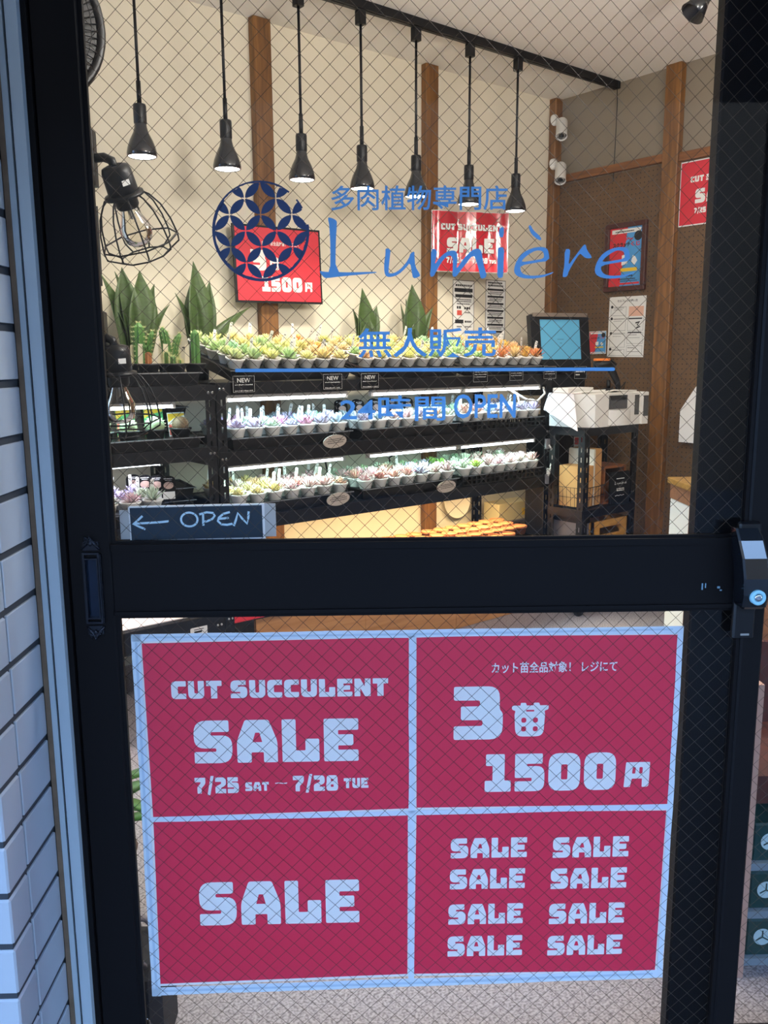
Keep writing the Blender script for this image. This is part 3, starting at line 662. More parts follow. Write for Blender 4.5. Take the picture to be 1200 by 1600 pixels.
# ------------------------------------------------------------------ steel angle racks
RV = 2.88; RB = 3.40                                     # front and back faces of the racks
def perf(b, w, z0, z1, sx, sy, ox, oy, t=.002):
    """one flange of a slotted angle: runs w along (sx,sy) from (ox,oy)"""
    def bx(a0,a1,za,zb):
        xs = sorted((ox+sx*a0, ox+sx*a1)); ys = sorted((oy+sy*a0, oy+sy*a1))
        if sx: ys = (oy-t/2, oy+t/2)
        else: xs = (ox-t/2, ox+t/2)
        b.box(xs[0],xs[1],ys[0],ys[1],za,zb)
    bx(0, w*.42, z0, z1); bx(w*.62, w, z0, z1); p = .05; z = z0
    while z < z1:
        bx(w*.42, w*.62, z, min(z+.026, z1)); z += p
def rack(name, label, x0, x1, tiers, top, group=None):
    r = thing(name, label, 'shelf rack', (x0, RV, 0), group='steel shelf racks along the back wall')
    W_, Dp = x1-x0, RB-RV
    for (cx,cy,sx,sy) in ((0,0,1,1),(W_,0,-1,1),(0,Dp,1,-1),(W_,Dp,-1,-1)):
        b = MB(); perf(b, .038, 0, top, sx, 0, cx, cy); perf(b, .038, 0, top, 0, sy, cx, cy)
        b.build('post', M_blackm, r)
    for zb, zt in tiers:
        b = MB(); b.box(.003, W_-.003, .003, Dp-.003, zt-.004, zt)
        b.box(.002, W_-.002, -.004, -.001, zb, zt); b.box(.002, W_-.002, Dp+.001, Dp+.004, zb, zt)
        b.box(-.004, -.001, 0, Dp, zb, zt); b.box(W_+.001, W_+.004, 0, Dp, zb, zt)
        b.box(.04, W_-.04, -.001, .012, zb, zb+.003)
        s = b.build('shelf', M_blackm, r)
        for xx in (.012,.028,W_-.028,W_-.012):
            bb = MB(); bb.x = Matrix.Translation((xx, -.004, (zb+zt)/2)) @ Matrix.Rotation(PI/2,4,'X'); bb.lathe([(.006,0),(.006,.003),(.003,.005)], 8); bb.build('bolt', MATS['chrome'], s)
    return r
R0, R1 = 1.523, 3.402
T_TOP, T_2, T_3, T_B = (1.166,1.212), (.900,.955), (.645,.698), (.280,.335)
rack('shelf_rack', 'wide black slotted steel rack full of succulent trays', R0, R1, (T_TOP,T_2,T_3,T_B), 1.205)
L0, L1 = .05, 1.515
rack('shelf_rack', 'black slotted steel rack of cacti nearest the door jamb', L0, L1, ((1.150,1.205),(.931,.978),(.665,.715),(.250,.335)), 1.20)

M_highlight = mat('tray_lip_highlight', '#77787E', .35)  # paler grey paints the highlight along the tray lips
# trays ---------------------------------------------------------------------
TW, TD = .564, .40
def tray(x, y, z, tilt, label, crate=False, w=TW, d=TD, h=.046, name='plant_tray', rz=0):
    r = thing(name, label, 'tray', (x, y, z), (tilt,0,rz), 'black plant trays on the racks')
    b = MB(); e = .012
    b.box(-w/2+e, w/2-e, e, d-e, 0, .003)
    if not crate:
        o = [(-w/2+e,e),(w/2-e,e),(w/2-e,d-e),(-w/2+e,d-e)]; q = [(-w/2+.003,.003),(w/2-.003,.003),(w/2-.003,d-.003),(-w/2+.003,d-.003)]; p = [(-w/2,0),(w/2,0),(w/2,d),(-w/2,d)]
        p2 = [(-w/2-.004,-.004),(w/2+.004,-.004),(w/2+.004,d+.004),(-w/2-.004,d+.004)]
        vs = [(*c,0) for c in o]+[(*c,h) for c in q]+[(*c,h+.001) for c in p]+[(*c,h-.003) for c in p2]
        fs = []
        for k in range(3):
            for i in range(4): j=(i+1)%4; fs.append((k*4+i,k*4+j,k*4+4+j,k*4+4+i))
        b.add(vs, fs)
        b.box(-w/2+e, w/2-e, e, d-e, h-.006, h-.004)
    else:
        for (x0,x1,y0,y1,ax) in ((-w/2,w/2,0,.003,0),(-w/2,w/2,d-.003,d,0),(-w/2,-w/2+.003,0,d,1),(w/2-.003,w/2,0,d,1)):
            b.box(x0,x1,y0,y1,0,.008); b.box(x0,x1,y0,y1,h-.007,h); Lg = (x1-x0) if not ax else (y1-y0); n = int(Lg/.03)
            for k in range(n+1):
                a = (x0 if not ax else y0)+Lg*k/n; wd = .009 if k % 2 else .013
                a0, a1 = max(a-wd/2, x0 if not ax else y0), min(a+wd/2, x1 if not ax else y1)
                if not ax: b.box(a0,a1,y0,y1,.008,h-.007)
                else: b.box(x0,x1,a0,a1,.008,h-.007)
            zc = (h+.001)/2
            b.box(x0,x1,y0,y1,zc-.003,zc+.003)
        b.box(-w/2+.004, w/2-.004, .004, d-.004, h-.006, h-.004)
    b.box(-w/2-.004, w/2+.004, -.0058, -.004, h-.0035, h-.0005, 1)  # thin front strip carrying the painted highlight
    b.build('tray_body', [M_blackp, M_highlight], r)
    return r
TX = [1.872, 2.496, 3.046]
TX = [1.868, 2.486, 3.077]
TIL = math.radians(13)
trn = ['post-side','middle','cart-side']

# succulents -----------------------------------------------------------------
def leafmesh(b, L, Wd, th, az, el, base, curl, tip=.25, m=0):
    """one fleshy leaf"""
    K = 5; d = Vector((math.cos(az), math.sin(az), 0)); s = Vector((-math.sin(az), math.cos(az), 0)); vs = []; p = Vector(base); e = el
    for k in range(K+1):
        t = k/K; w = Wd*(math.sin(PI*min(1,(t*.80+.16)))**.8)*(1 if t < .85 else .75); w = w if k < K else Wd*.06
        n = -d*math.sin(e)+Vector((0,0,1))*math.cos(e)
        hh = th*(1-.55*t) if k < K else th*.12
        vs += [tuple(p-s*w/2+n*hh*.25), tuple(p-n*hh*.55), tuple(p+s*w/2+n*hh*.25), tuple(p+n*hh*.35)]
        f = d*math.cos(e)+Vector((0,0,1))*math.sin(e); p = p+f*L/K; e += curl/K
    fs = []
    for k in range(K):
        for i in range(4): j=(i+1)%4; fs.append((k*4+i,k*4+j,k*4+4+j,k*4+4+i))
    fs += [(3,2,1,0), tuple(range(K*4,K*4+4))]
    b.add(vs, fs, m, True)
def rosette(kind, seed):
    q = random.Random(seed); b = MB()
    n, L, Wd, th = dict(rose=(26,.040,.021,.006), fat=(16,.042,.024,.010), spiky=(34,.046,.009,.005), low=(30,.034,.017,.006))[kind]
    for i in range(n):
        t = i/n; az = i*2.39996+q.uniform(-.12,.12); el = {'rose':.12+1.2*t,'fat':.35+1.0*t,'spiky':.45+.95*t,'low':.02+1.1*t}[kind]+q.uniform(-.08,.08)
        l = L*(1-.55*t)*q.uniform(.9,1.1); w = Wd*(1-.45*t)
        leafmesh(b, l, w, th*(1-.3*t), az, el, (math.cos(az)*.004*(1-t), math.sin(az)*.004*(1-t), .002+.016*t), .55 if kind != 'spiky' else .25)
    return b
def succ_mat(name, c1, c2):
    m = bpy.data.materials.new(name); m.use_nodes = True; N = m.node_tree.nodes; Lk = m.node_tree.links; p = N['Principled BSDF']
    tc = N.new('ShaderNodeTexCoord'); ln = N.new('ShaderNodeVectorMath'); ln.operation = 'LENGTH'; mp = N.new('ShaderNodeMapping'); mp.inputs['Scale'].default_value = (1,1,.3)
    Lk.new(tc.outputs['Object'], mp.inputs[0]); Lk.new(mp.outputs[0], ln.inputs[0])
    oi = N.new('ShaderNodeObjectInfo'); hs = N.new('ShaderNodeHueSaturation')
    cr = N.new('ShaderNodeValToRGB'); e = cr.color_ramp.elements; e[0].color = lin(c1); e[0].position = .16; e[1].color = lin(c2); e[1].position = .44
    mm = N.new('ShaderNodeMath'); mm.operation = 'MULTIPLY'; mm.inputs[1].default_value = 10
    Lk.new(ln.outputs['Value'], mm.inputs[0]); Lk.new(mm.outputs[0], cr.inputs[0]); Lk.new(cr.outputs[0], hs.inputs['Color'])
    m1 = N.new('ShaderNodeMapRange'); m1.inputs[3].default_value = .47; m1.inputs[4].default_value = .53
    Lk.new(oi.outputs['Random'], m1.inputs[0]); Lk.new(m1.outputs[0], hs.inputs['Hue'])
    Lk.new(hs.outputs[0], p.inputs['Base Color']); p.inputs['Roughness'].default_value = .5
    return m
M_soil = mat('bark_soil', '#5B4634', .95, var=.5, scale=120)
M_cup = mat('white_cup', '#F3F1EC', .45, var=.03)
M_tagp = mat('plant_tag_white', '#F0EEE8', .6)
COLS = {
 'pale green':('#CADDA0','#8AB56A'), 'pale yellow':('#E6E096','#CAC56E'), 'cream yellow':('#EEE2A6','#D4BF76'), 'peach':('#EFD49C','#DC9656'), 'coral orange':('#E8B968','#CF5026'), 'red-tipped':('#E0A866','#BE332A'),
 'mint green':('#BFE0B2','#76B88E'), 'lavender':('#D8CFE6','#A58FC4'), 'magenta':('#D9A8BE','#9C3566'), 'blue-grey':('#C6D6DE','#7F9DB5'), 'dusty pink':('#E8CFCB','#C68C93'), 'crimson':('#E2B9A8','#C03A54'),
 'bright green':('#C6E27C','#6DB13A'), 'rose pink':('#F0D2D2','#D86F88'), 'sage green':('#D4DFC8','#8FA88A'), 'grey-violet':('#CBC3D6','#7F74A0')}
MC = {k: succ_mat('leaf_'+k.replace(' ','_').replace('-','_'), *v) for k,v in COLS.items()}
ROS = {k: [rosette(k, 11*i+len(k)) for i in range(3)] for k in ('rose','fat','spiky','low')}
_cache = {}
def ros_mesh(kind, i, c):
    if (kind,i,c) not in _cache: _cache[(kind,i,c)] = ROS[kind][i].mesh('rosette', MC[c])
    return _cache[(kind,i,c)]
cb = MB(); cb.lathe([(.0001,0),(.022,0),(.024,.002),(.033,.033),(.0375,.035),(.038,.040),(.0355,.0405),(.034,.037),(.033,.031)], 20); CUP = cb.mesh('cup', M_cup)
sb = MB(); sb.lathe([(.0332,.032),(.02,.034),(.0001,.035)], 14); SOIL = sb.mesh('soil', M_soil)
tb = MB(); tb.prism([(-.0065,-.02),(.0065,-.02),(.0065,.066),(.004,.069),(-.004,.069),(-.0065,.066)], -.0005, .0005)
tb.add([(-.004,.02,.0007),(.004,.02,.0007),(.004,.047,.0007),(-.004,.047,.0007)], [(0,1,2,3)], 0); tb.box(-.0035,.0035,.050,.055,.0006,.0009,1)
for k in range(4): tb.box(-.0035,.002,.024+.005*k,.0255+.005*k,.0006,.0009,1)
TAG = tb.mesh('plant_label', [M_tagp, M_grey])
def pot(x, y, z, tilt, kind, c, label, group, withtag=True, sc=1.0, lean=None):
    r = thing('potted_succulent', label, 'plant', (x,y,z), (tilt,0,rnd.uniform(-.1,.1)), group)
    link('cup', CUP, r); link('soil', SOIL, r)
    o = link('rosette', ros_mesh(kind, rnd.randrange(3), c), r, (rnd.uniform(-.004,.004), rnd.uniform(-.004,.004), .034), (rnd.uniform(-.15,.15), rnd.uniform(-.15,.15), rnd.uniform(0,6.28)))
    s = rnd.uniform(.98,1.2)*sc; o.scale = (s,s,s*rnd.uniform(.9,1.15))
    if withtag:
        link('plant_label', TAG, r, (rnd.uniform(-.012,.016), .024, .042), (PI/2+rnd.uniform(-.35,.05), rnd.uniform(.05,.30) if lean is None else lean+rnd.uniform(-.1,.1), rnd.uniform(-.5,.3)))
    return r
def fill(tx, z, tilt, rows, palette, kinds, shelf, tname, tagp, grp, y0=RV+.050, pitch=.0800, rp=.079, n=7, sc=1.0):
    rown = ['front','second','third','fourth','back']
    for r_ in range(rows):
        for i in range(n):
            dy = .050+rp*r_-.008; X = tx+(i-(n-1)/2)*pitch+(.004 if r_ % 2 else -.002)
            Y = RV+dy*math.cos(tilt)-.0*math.sin(tilt); Z = z+dy*math.sin(tilt)
            c = palette(i, r_); kd = kinds(i, r_)
            lab = '%s succulent, %s cup from wide post, %s row, %s tray, %s shelf' % (c, ordw[i], rown[r_], tname, shelf)
            pot(X, Y, Z, tilt, kd, c, lab, grp, rnd.random() < tagp, sc)
def pick(*opts):
    return lambda i, r: rnd.choice(opts)
ZT, Z2, Z3 = 1.213, .956, .699
# top shelf: three trays tilted towards the door
for i in range(3):
    tray(TX[i], RV+.008, ZT-.018, TIL, 'tilted black tray on the top shelf, %s of three' % ('nearest the wide post','in the middle','nearest the register'), ) if False else tray(TX[i], RV+.008, ZT, TIL, 'tilted black tray, %s, on the top shelf' % ['beside the wide post','between two other trays','beside the register'][i])
pal1 = lambda i,r: rnd.choice(['pale green','pale green','mint green']) if i+r*.2 < 1.8 else (rnd.choice(['pale yellow','cream yellow','pale green','pale yellow','peach']) if i < 5 else rnd.choice(['peach','cream yellow','pale yellow','coral orange']))
pal2 = lambda i,r: rnd.choice(['pale yellow','cream yellow','pale yellow','cream yellow','peach','pale green'])
pal3 = lambda i,r: rnd.choice(['mint green','pale green','mint green']) if i < 2 or (i < 3 and r > 2) else (rnd.choice(['peach','coral orange','cream yellow','pale yellow']) if i < 5 else rnd.choice(['coral orange','red-tipped','coral orange','peach']))
ZO = .0425
G1 = 'potted succulents on the top shelf'
fill(TX[0], ZT+ZO, TIL, 5, pal1, pick("rose","rose","low","fat"), "top", trn[0], .45, G1)
fill(TX[1], ZT+ZO, TIL, 5, pal2, pick('rose','low','rose'), 'top', trn[1], .26, G1)
fill(TX[2], ZT+ZO, TIL, 5, pal3, lambda i,r: 'spiky' if i > 2 else 'rose', 'top', trn[2], .45, G1)
# second shelf
for i in range(3): tray(TX[i], RV+.008, Z2, 0, 'black %s, %s, on the second shelf' % ('openwork crate' if i == 2 else 'tray', ['beside the wide post','between a tray and a crate','beside the white machine'][i]), crate=(i == 2), h=.050 if i == 2 else .046)
G2 = 'potted succulents on the second shelf'
fill(TX[0], Z2+ZO, 0, 4, lambda i,r: rnd.choice(['lavender','dusty pink','magenta','sage green']) if i < 3 else rnd.choice(['lavender','blue-grey','blue-grey','grey-violet','mint green','magenta']), lambda i,r: rnd.choice(['fat','rose','low']) if i < 4 else rnd.choice(['spiky','fat','fat']), 'second', trn[0], .72, G2)
fill(TX[1], Z2+ZO, 0, 3, lambda i,r: rnd.choice(['dusty pink','sage green','grey-violet','peach','blue-grey','dusty pink']), pick('fat','spiky','rose','fat'), 'second', trn[1], .15, G2)
fill(TX[2], Z2+ZO+.003, 0, 4, lambda i,r: rnd.choice(['crimson','blue-grey','mint green']) if i < 3 else rnd.choice(['lavender','blue-grey','grey-violet','lavender']), lambda i,r: rnd.choice(['fat','spiky','spiky']), 'second', trn[2], .3, G2)
# third shelf
for i in range(3): tray(TX[i], RV+.008, Z3, 0, 'black %s, %s, on the third shelf' % ('openwork crate' if i == 2 else 'tray', ['beside the wide post','between a tray and a crate','beside the plug board'][i]), crate=(i == 2), h=.050 if i == 2 else .046)
G3 = 'potted succulents on the third shelf'
fill(TX[0], Z3+ZO, 0, 4, lambda i,r: rnd.choice(['dusty pink','cream yellow','peach']) if i < 3 else rnd.choice(['rose pink','dusty pink','crimson','rose pink']), pick('low','rose','rose','spiky'), 'third', trn[0], .62, G3)
fill(TX[1], Z3+ZO, 0, 4, lambda i,r: rnd.choice(['mint green','sage green']) if r > 2 else (rnd.choice(['sage green','crimson','rose pink','crimson']) if i < 4 else rnd.choice(['grey-violet','dusty pink','rose pink'])), pick('rose','spiky','rose','fat'), 'third', trn[1], .14, G3)
fill(TX[2], Z3+ZO+.003, 0, 4, lambda i,r: (rnd.choice(['bright green','mint green','sage green']) if i < 3 else rnd.choice(['sage green','rose pink'])) if r > 1 else (rnd.choice(['sage green','dusty pink','bright green']) if i < 3 else rnd.choice(['rose pink','dusty pink','rose pink'])), lambda i,r: rnd.choice(['spiky','spiky','low','rose']), 'third', trn[2], .0, G3)
# lowest shelf: terracotta saucers in rows on a shallow tray
M_terra = mat('terracotta', '#B87046', .8, var=.15, scale=30); M_sand = mat('pale_grit', '#BC8E58', .95, var=.2, scale=200)
tp = MB(); tp.lathe([(.0001,0),(.027,0),(.036,.042),(.040,.043),(.040,.054),(.037,.054),(.0355,.046)], 18); TERRA = tp.mesh('pot_body', M_terra)
gp = MB(); gp.lathe([(.036,.047),(.0001,.050)], 14); GRIT = gp.mesh('grit', M_sand)
for i in range(3): tray(TX[i], RV+.008, .336, math.radians(3), 'shallow black tray of terracotta pots on the lowest shelf, %s' % ['nearest the wide post','in the middle of the rack','at the cart end'][i])
for t in range(1,3):
    for r_ in range(4):
        for i in range(7):
            if t == 2 and r_ == 0 and i > 4: continue
            o = thing('terracotta_pot', 'terracotta pot of pale grit, %s from wide post, %s row, %s tray, lowest shelf' % (ordw[i], ['front','second','third','back'][r_], trn[t]), 'pot', (TX[t]+(i-3)*.082+(.012 if r_ % 2 else -.004), RV+.05+r_*.083, .335+.034+r_*.083*math.sin(math.radians(3))), (0,0,0), 'terracotta pots on the lowest shelf')
            link('pot_body', TERRA, o); link('grit', GRIT, o)

# grow lights -------------------------------------------------------------------
def tube_light(x0, x1, y, z, label, mt, col, en):
    r = thing('led_tube_light', label, 'lamp', ((x0+x1)/2, y, z), group='LED tubes under the shelves'); L = x1-x0
    b = MB(); b.box(-L/2, L/2, -.012, .012, .004, .016); b.build('housing', M_white, r)
    b = MB(); b.tube([(-L/2+.006,0,0),(L/2-.006,0,0)], .0085, 10); b.build('tube', mt, r)
    for s in (-1,1):
        b = MB(); b.bbox(s*L/2-.006 if s > 0 else -L/2-.006, s*L/2+.006 if s > 0 else -L/2+.006, -.011,.011,-.010,.012,.002); b.build('end_cap', M_white, r)
    l = bpy.data.lights.new('tube', 'AREA'); l.shape = 'RECTANGLE'; l.size = L-.03; l.size_y = .015; l.energy = en; l.color = col
    lo = bpy.data.objects.new('light', l); COL.objects.link(lo); lo.parent = r; lo.location = (0,0,-.0105)
    return r
for x0,x1,l in ((1.575,2.135,'beside the wide post'),(2.27,2.79,'in the middle of the rack'),(2.815,3.335,'at the register end')):
    tube_light(x0, x1, 2.909, 1.148, 'glowing LED tube under the top shelf, '+l, M_tubec, COOL, P_TUBE)
    tube_light(x0, x1, 2.935, .882, 'glowing LED tube under the second shelf, '+l, M_tubec, (.60,1.0,.88), P_TUBE)
    tube_light(x0, x1, 3.10, .627, 'warm LED tube under the third shelf, '+l, M_tubew, YELLOW, P_WARM)
tube_light(.72, 1.37, 2.925, 1.134, 'glowing LED tube over the seed packets of the cactus rack', M_tubec, (.62,.95,1), P_TUBE)
tube_light(.72, 1.37, 3.06, .913, 'glowing LED tube over the purple succulents of the cactus rack', M_tubec, (.86,.85,1), P_TUBE*.5)
tube_light(.72, 1.37, 3.06, .648, 'glowing LED tube under the third shelf of the cactus rack', M_tubec, (1,.88,.86), P_TUBE*1.2)

# ------------------------------------------------------------------ snake plants behind the trays
M_snake = mat('snake_leaf', '#3E5128', .45, var=.5, scale=10, stretch=(3,3,14))
M_spot = mat('black_pot', '#1B1B1D', .5)
def snake(x, label, leaves):
    r = thing('snake_plant', label, 'plant', (x, 3.352, 1.2125), group='snake plants along the back of the top shelf')
    b = MB(); b.lathe([(.0001,0),(.036,0),(.042,.095),(.044,.10),(.041,.10),(.040,.09)], 20); b.build('pot', M_spot, r)
    b = MB(); b.lathe([(.040,.088),(.0001,.092)], 14); b.build('soil', M_soil, r)
    for (bx,lean,leany,H,Wd,tw) in leaves:
        b = MB(); K = 12; vs = []; n = 5
        for k in range(K+1):
            t = k/K; w = Wd*1.5*(.42+.58*math.sin(PI*min(1,t*.92+.06))**.8)*(1-max(0,(t-.45)/.55)**2.4)+.001
            cx = bx+lean*H*t**1.5; cy = leany*H*t**1.6-.006; cz = .085+H*t*(1-.15*abs(lean)*t); an = tw*(.3+t)
            for q in range(n):
                s = (q/(n-1)-.5); cup = .28*w*(4*s*s)
                vs.append((cx+w*s*math.cos(an)+cup*math.sin(an), cy+w*s*math.sin(an)-cup*math.cos(an), cz))
            for q in range(n-1,-1,-1):
                s = (q/(n-1)-.5); cup = .28*w*(4*s*s); th = .004*(1-t*.6)
                vs.append((cx+w*s*math.cos(an)+cup*math.sin(an)-th*math.sin(an), cy+w*s*math.sin(an)-cup*math.cos(an)+th*math.cos(an), cz))
        M2 = 2*n; fs = []
        for k in range(K):
            for q in range(M2): q2=(q+1)%M2; fs.append((k*M2+q,k*M2+q2,k*M2+M2+q2,k*M2+M2+q))
        b.add(vs, fs, 0, True); b.build('leaf', M_snake, r)
snake(1.415, 'largest snake plant, nearest the door jamb on the top shelf', [(-.03,-.26,0,.34,.055,.5),(-.015,-.06,-.02,.36,.075,-.2),(0,-.16,.05,.35,.05,.4),(.02,.04,-.03,.35,.085,.15),(.03,.22,0,.31,.05,-.6),(.035,.50,-.05,.24,.035,-.9),(.0,-.35,-.05,.22,.03,.8)])
snake(1.70, 'snake plant with one leaf bent out towards the framed sale sign', [(-.02,-.28,0,.28,.045,.6),(0,-.04,-.02,.40,.075,.1),(-.01,-.02,.03,.33,.06,-.6),(.02,.12,0,.33,.055,-.4),(.03,.85,-.05,.26,.05,-1.0)])
snake(2.565, 'snake plant standing between the two timber posts', [(-.02,-.16,0,.24,.04,.5),(0,-.02,-.02,.33,.075,.1),(.02,.26,0,.26,.055,-.5),(-.01,-.1,-.06,.20,.06,.5),(.01,.12,-.06,.19,.06,-.3)])
snake(2.865, 'snake plant in front of the second timber post', [(-.035,-.10,0,.27,.045,.7),(-.02,-.03,0,.29,.055,.4),(.005,.0,-.02,.36,.085,-.15),(.0,.10,.04,.33,.06,-.6),(.02,.18,-.06,.22,.06,-.5),(.03,.42,-.04,.27,.045,-.9)])

# ------------------------------------------------------------------ cacti on the rack by the jamb
M_cact = mat('cactus_green', '#4C7A34', .55, var=.3, scale=30); M_cact2 = mat('pale_cactus', '#8FA27E', .6, var=.25, scale=40); M_spine = mat('cactus_spine', '#E3DFA8', .7); M_orange = mat('cactus_scion', '#A86A38', .6)
tray(1.22, RV+.008, 1.206, 0, 'flat black tray of cactus pots on the rack by the jamb', w=.50, d=.36)
tray(.66, RV+.008, 1.206, 0, 'flat black tray half hidden behind the door stile', w=.50, d=.36)
bp = MB(); bp.lathe([(.0001,0),(.030,0),(.037,.028),(.041,.030),(.041,.036),(.037,.036),(.036,.026)], 20); BPOT = bp.mesh('pot', M_spot)
gs = MB(); gs.lathe([(.037,.027),(.0001,.030)], 14); GSOIL = gs.mesh('soil', mat('akadama', '#A9835C', .95, var=.4, scale=150))
bt = MB(); bt.prism([(-.0085,-.02),(.0085,-.02),(.0085,.072),(-.0085,.072)], -.0006, .0006); BTAG = bt.mesh('plant_label', mat('cream_tag','#E9DDBE',.6))
def column(b, x, y, z, r, h, m=0, ribs=8, lean=(0,0), spines=True, ms=1):
    n = ribs*2; K = 9; vs = []
    for k in range(K+1):
        t = k/K; rr = r*(1 if t < .8 else math.sqrt(max(0.02,1-((t-.8)/.2)**2)))
        for i in range(n):
            q = rr*(1.0 if i % 2 else .80); a = 2*PI*i/n
            vs.append((x+lean[0]*h*t*t+q*math.cos(a), y+lean[1]*h*t*t+q*math.sin(a), z+h*t))
    fs = []
    for k in range(K):
        for i in range(n): j=(i+1)%n; fs.append((k*n+i,k*n+j,k*n+n+j,k*n+n+i))
    fs.append(tuple(range(K*n,K*n+n))); b.add(vs, fs, m, False)
    if spines:
        for k in range(1,K+1):
            for i in range(1,n,2):
                p = Vector(vs[k*n+i]); c = Vector((x+lean[0]*h*(k/K)**2, y+lean[1]*h*(k/K)**2, z+h*k/K)); d = (p-c).normalized()
                for u in (-.5,0,.5): b.tube([tuple(p), tuple(p+(d+Vector((0,0,u+.2))).normalized()*.010)], [.0007,.0002], 3, ms, sm=False)
def cactus(x, y, z, parts, label, labelled=True, cat='cactus'):
    r = thing('potted_cactus', label, 'cactus', (x,y,z), group='potted cacti on the rack by the jamb')
    link('pot', BPOT, r); link('soil', GSOIL, r)
    for nm, fn, mats in parts:
        b = MB(); fn(b); b.build(nm, mats, r, (0,0,-.022))
    if labelled: link('plant_label', BTAG, r, (-.024, .014, .034), (PI/2-.12, .06, -.25))
CZ = 1.206+.0425
cactus(1.475, 2.945, CZ, [('stem', lambda b: column(b,.004,0,.05,.0165,.13,0,9,(0,0),False), [M_cact,M_spine])], 'single smooth column cactus in the black pot nearest the wide post')
cactus(1.385, 2.935, CZ, [('stem', lambda b: column(b,-.004,-.004,.05,.014,.035), [M_cact,M_spine]), ('offset', lambda b: column(b,.020,-.004,.05,.010,.022), [M_cact,M_spine]), ('offset', lambda b: column(b,-.022,.010,.05,.009,.05), [M_cact,M_spine])], 'cluster of stubby cacti in a black pot in front of the bent cactus')
cactus(1.290, 2.935, CZ, [('rootstock', lambda b: column(b,0,0,.05,.012,.05,0,7,(0,0),False), [M_orange]), ('crown', lambda b: [leafmesh(b,.03,.008,.005,k*.9,.7+.1*(k%3),(0,0,.098),.3) for k in range(12)], M_cact)], 'grafted cactus on a brown stem with a leafy green crown')
cactus(1.415, 3.045, CZ, [('stem', lambda b: column(b,0,0,.05,.018,.14,0,9,(-.12,0)), [M_cact,M_spine]), ('arm', lambda b: column(b,.022,0,.05,.014,.12,0,9,(.25,0)), [M_cact,M_spine])], 'tall pale-spined cactus with two leaning stems')
cactus(1.345, 3.135, CZ, [('stem', lambda b: column(b,0,0,.05,.022,.16), [M_cact,M_spine]), ('arm', lambda b: column(b,.025,-.01,.05,.013,.13,0,8,(.2,0)), [M_cact,M_spine])], 'tallest spiny column cactus at the back of the cactus tray')
cactus(1.478, 3.11, CZ, [('stem', lambda b: column(b,0,0,.05,.013,.06), [M_cact,M_spine])], 'small column cactus behind the smooth one', False)
cactus(1.190, 2.945, CZ, [('stem', lambda b: column(b,0,0,.05,.02,.05), [M_cact,M_spine]), ('offset', lambda b: column(b,.025,.0,.05,.012,.04), [M_cact,M_spine])], 'low twin cactus partly behind the lower cage lamp')
cactus(1.165, 3.07, CZ, [('leaves', lambda b: [leafmesh(b,.07,.012,.008,k*2.4,.5+.07*(k%9),(0,0,.05+.004*k),.2) for k in range(16)], M_cact)], 'trailing jade-like plant in a black pot beside the jamb stile')
cactus(1.235, 3.16, CZ, [('stem', lambda b: column(b,0,0,.05,.016,.09), [M_cact,M_spine])], 'plain column cactus in front of the largest snake plant')

# second shelf of that rack: globe cacti and seed packets
tray(1.215, RV+.008, .979, 0, 'black tray of globe cacti under the cactus tray', w=.50, d=.36, h=.040)
def globe(b, r=.031, ribs=14, z=.072):
    n = ribs*2; K = 8; vs = []
    for k in range(K+1):
        f = -1.1+2.6*k/K
        for i in range(n):
            q = r*math.cos(f)*(1 if i % 2 else .88)+.0005; a = 2*PI*i/n; vs.append((q*math.cos(a), q*math.sin(a), z+r*math.sin(f)*.95))
    fs = [tuple(range(K*n,K*n+n))]
    for k in range(K):
        for i in range(n): j=(i+1)%n; fs.append((k*n+i,k*n+j,k*n+n+j,k*n+n+i))
    b.add(vs, fs, 0, True)
    for i in range(1,n,2):
        for k in range(2,K): b.tube([vs[k*n+i], tuple(Vector(vs[k*n+i])*1.0+Vector((math.cos(2*PI*i/n),math.sin(2*PI*i/n),.3))*.005)], [.0005,.0002], 3, 1, sm=False)
GZ = .979+.0365
M_brownc = mat('brown_cactus','#6E5A44',.7,var=.4,scale=60)
for x,m_,l,s in ((1.205,M_cact2,'round pale globe cactus below the lower cage lamp',.9),(1.305,M_cact2,'big pale globe cactus in the middle of its tray',1.05),(1.405,M_brownc,'brown woolly globe cactus nearest the wide post on its shelf',.9),(1.11,M_cact2,'globe cactus half hidden by the jamb stile',.9)):
    r = thing('potted_cactus', l, 'cactus', (x, 2.945, GZ), group='globe cacti on the second shelf by the jamb')
    link('pot', BPOT, r); link('soil', GSOIL, r); b = MB(); globe(b, .034*s); b.build('globe', [m_, M_spine], r, (0,0,-.024))
M_pkg, M_pky, M_pkw = mat('packet_green','#4FB36A',.5), mat('packet_yellow','#F0C52A',.5), mat('packet_white','#E8EDE6',.5); M_pkr = mat('packet_red','#D8574A',.5)
for x,y,rz,l in ((1.245,3.055,.05,'green and yellow seed packet behind the pale globe cacti'),(1.345,3.035,-.1,'tall green seed packet with a red photo, beside the brown globe'),(1.425,3.01,.1,'smaller white and yellow seed packet nearest the wide post'),(1.15,3.06,0,'green seed packet closest to the jamb stile')):
    r = thing('seed_packet', l, 'packet', (x,y,GZ+.0), (-.15,0,rz), 'seed packets among the globe cacti'); hh = .105 if 'smaller' not in l else .088
    b = MB(); b.box(-.036,.036,-.0012,.0012,0,hh); b.build('sleeve', M_pkg if 'smaller' not in l else M_pkw, r)
    b = MB(); b.x = Matrix.Rotation(PI/2,4,'X')
    b.prism([(-.035,hh-.004),(-.035,hh-.036),(-.01,hh-.022),(.035,hh-.012),(.035,hh-.004)], .0014,.0018, 0); b.box(-.035,-.018,.004,hh*.5,.0014,.0018, 1); b.box(-.014,.034,.006,hh*.45,.0014,.0018, 2)
    b.build('print', [M_pky, M_pkr, M_pkw], r)
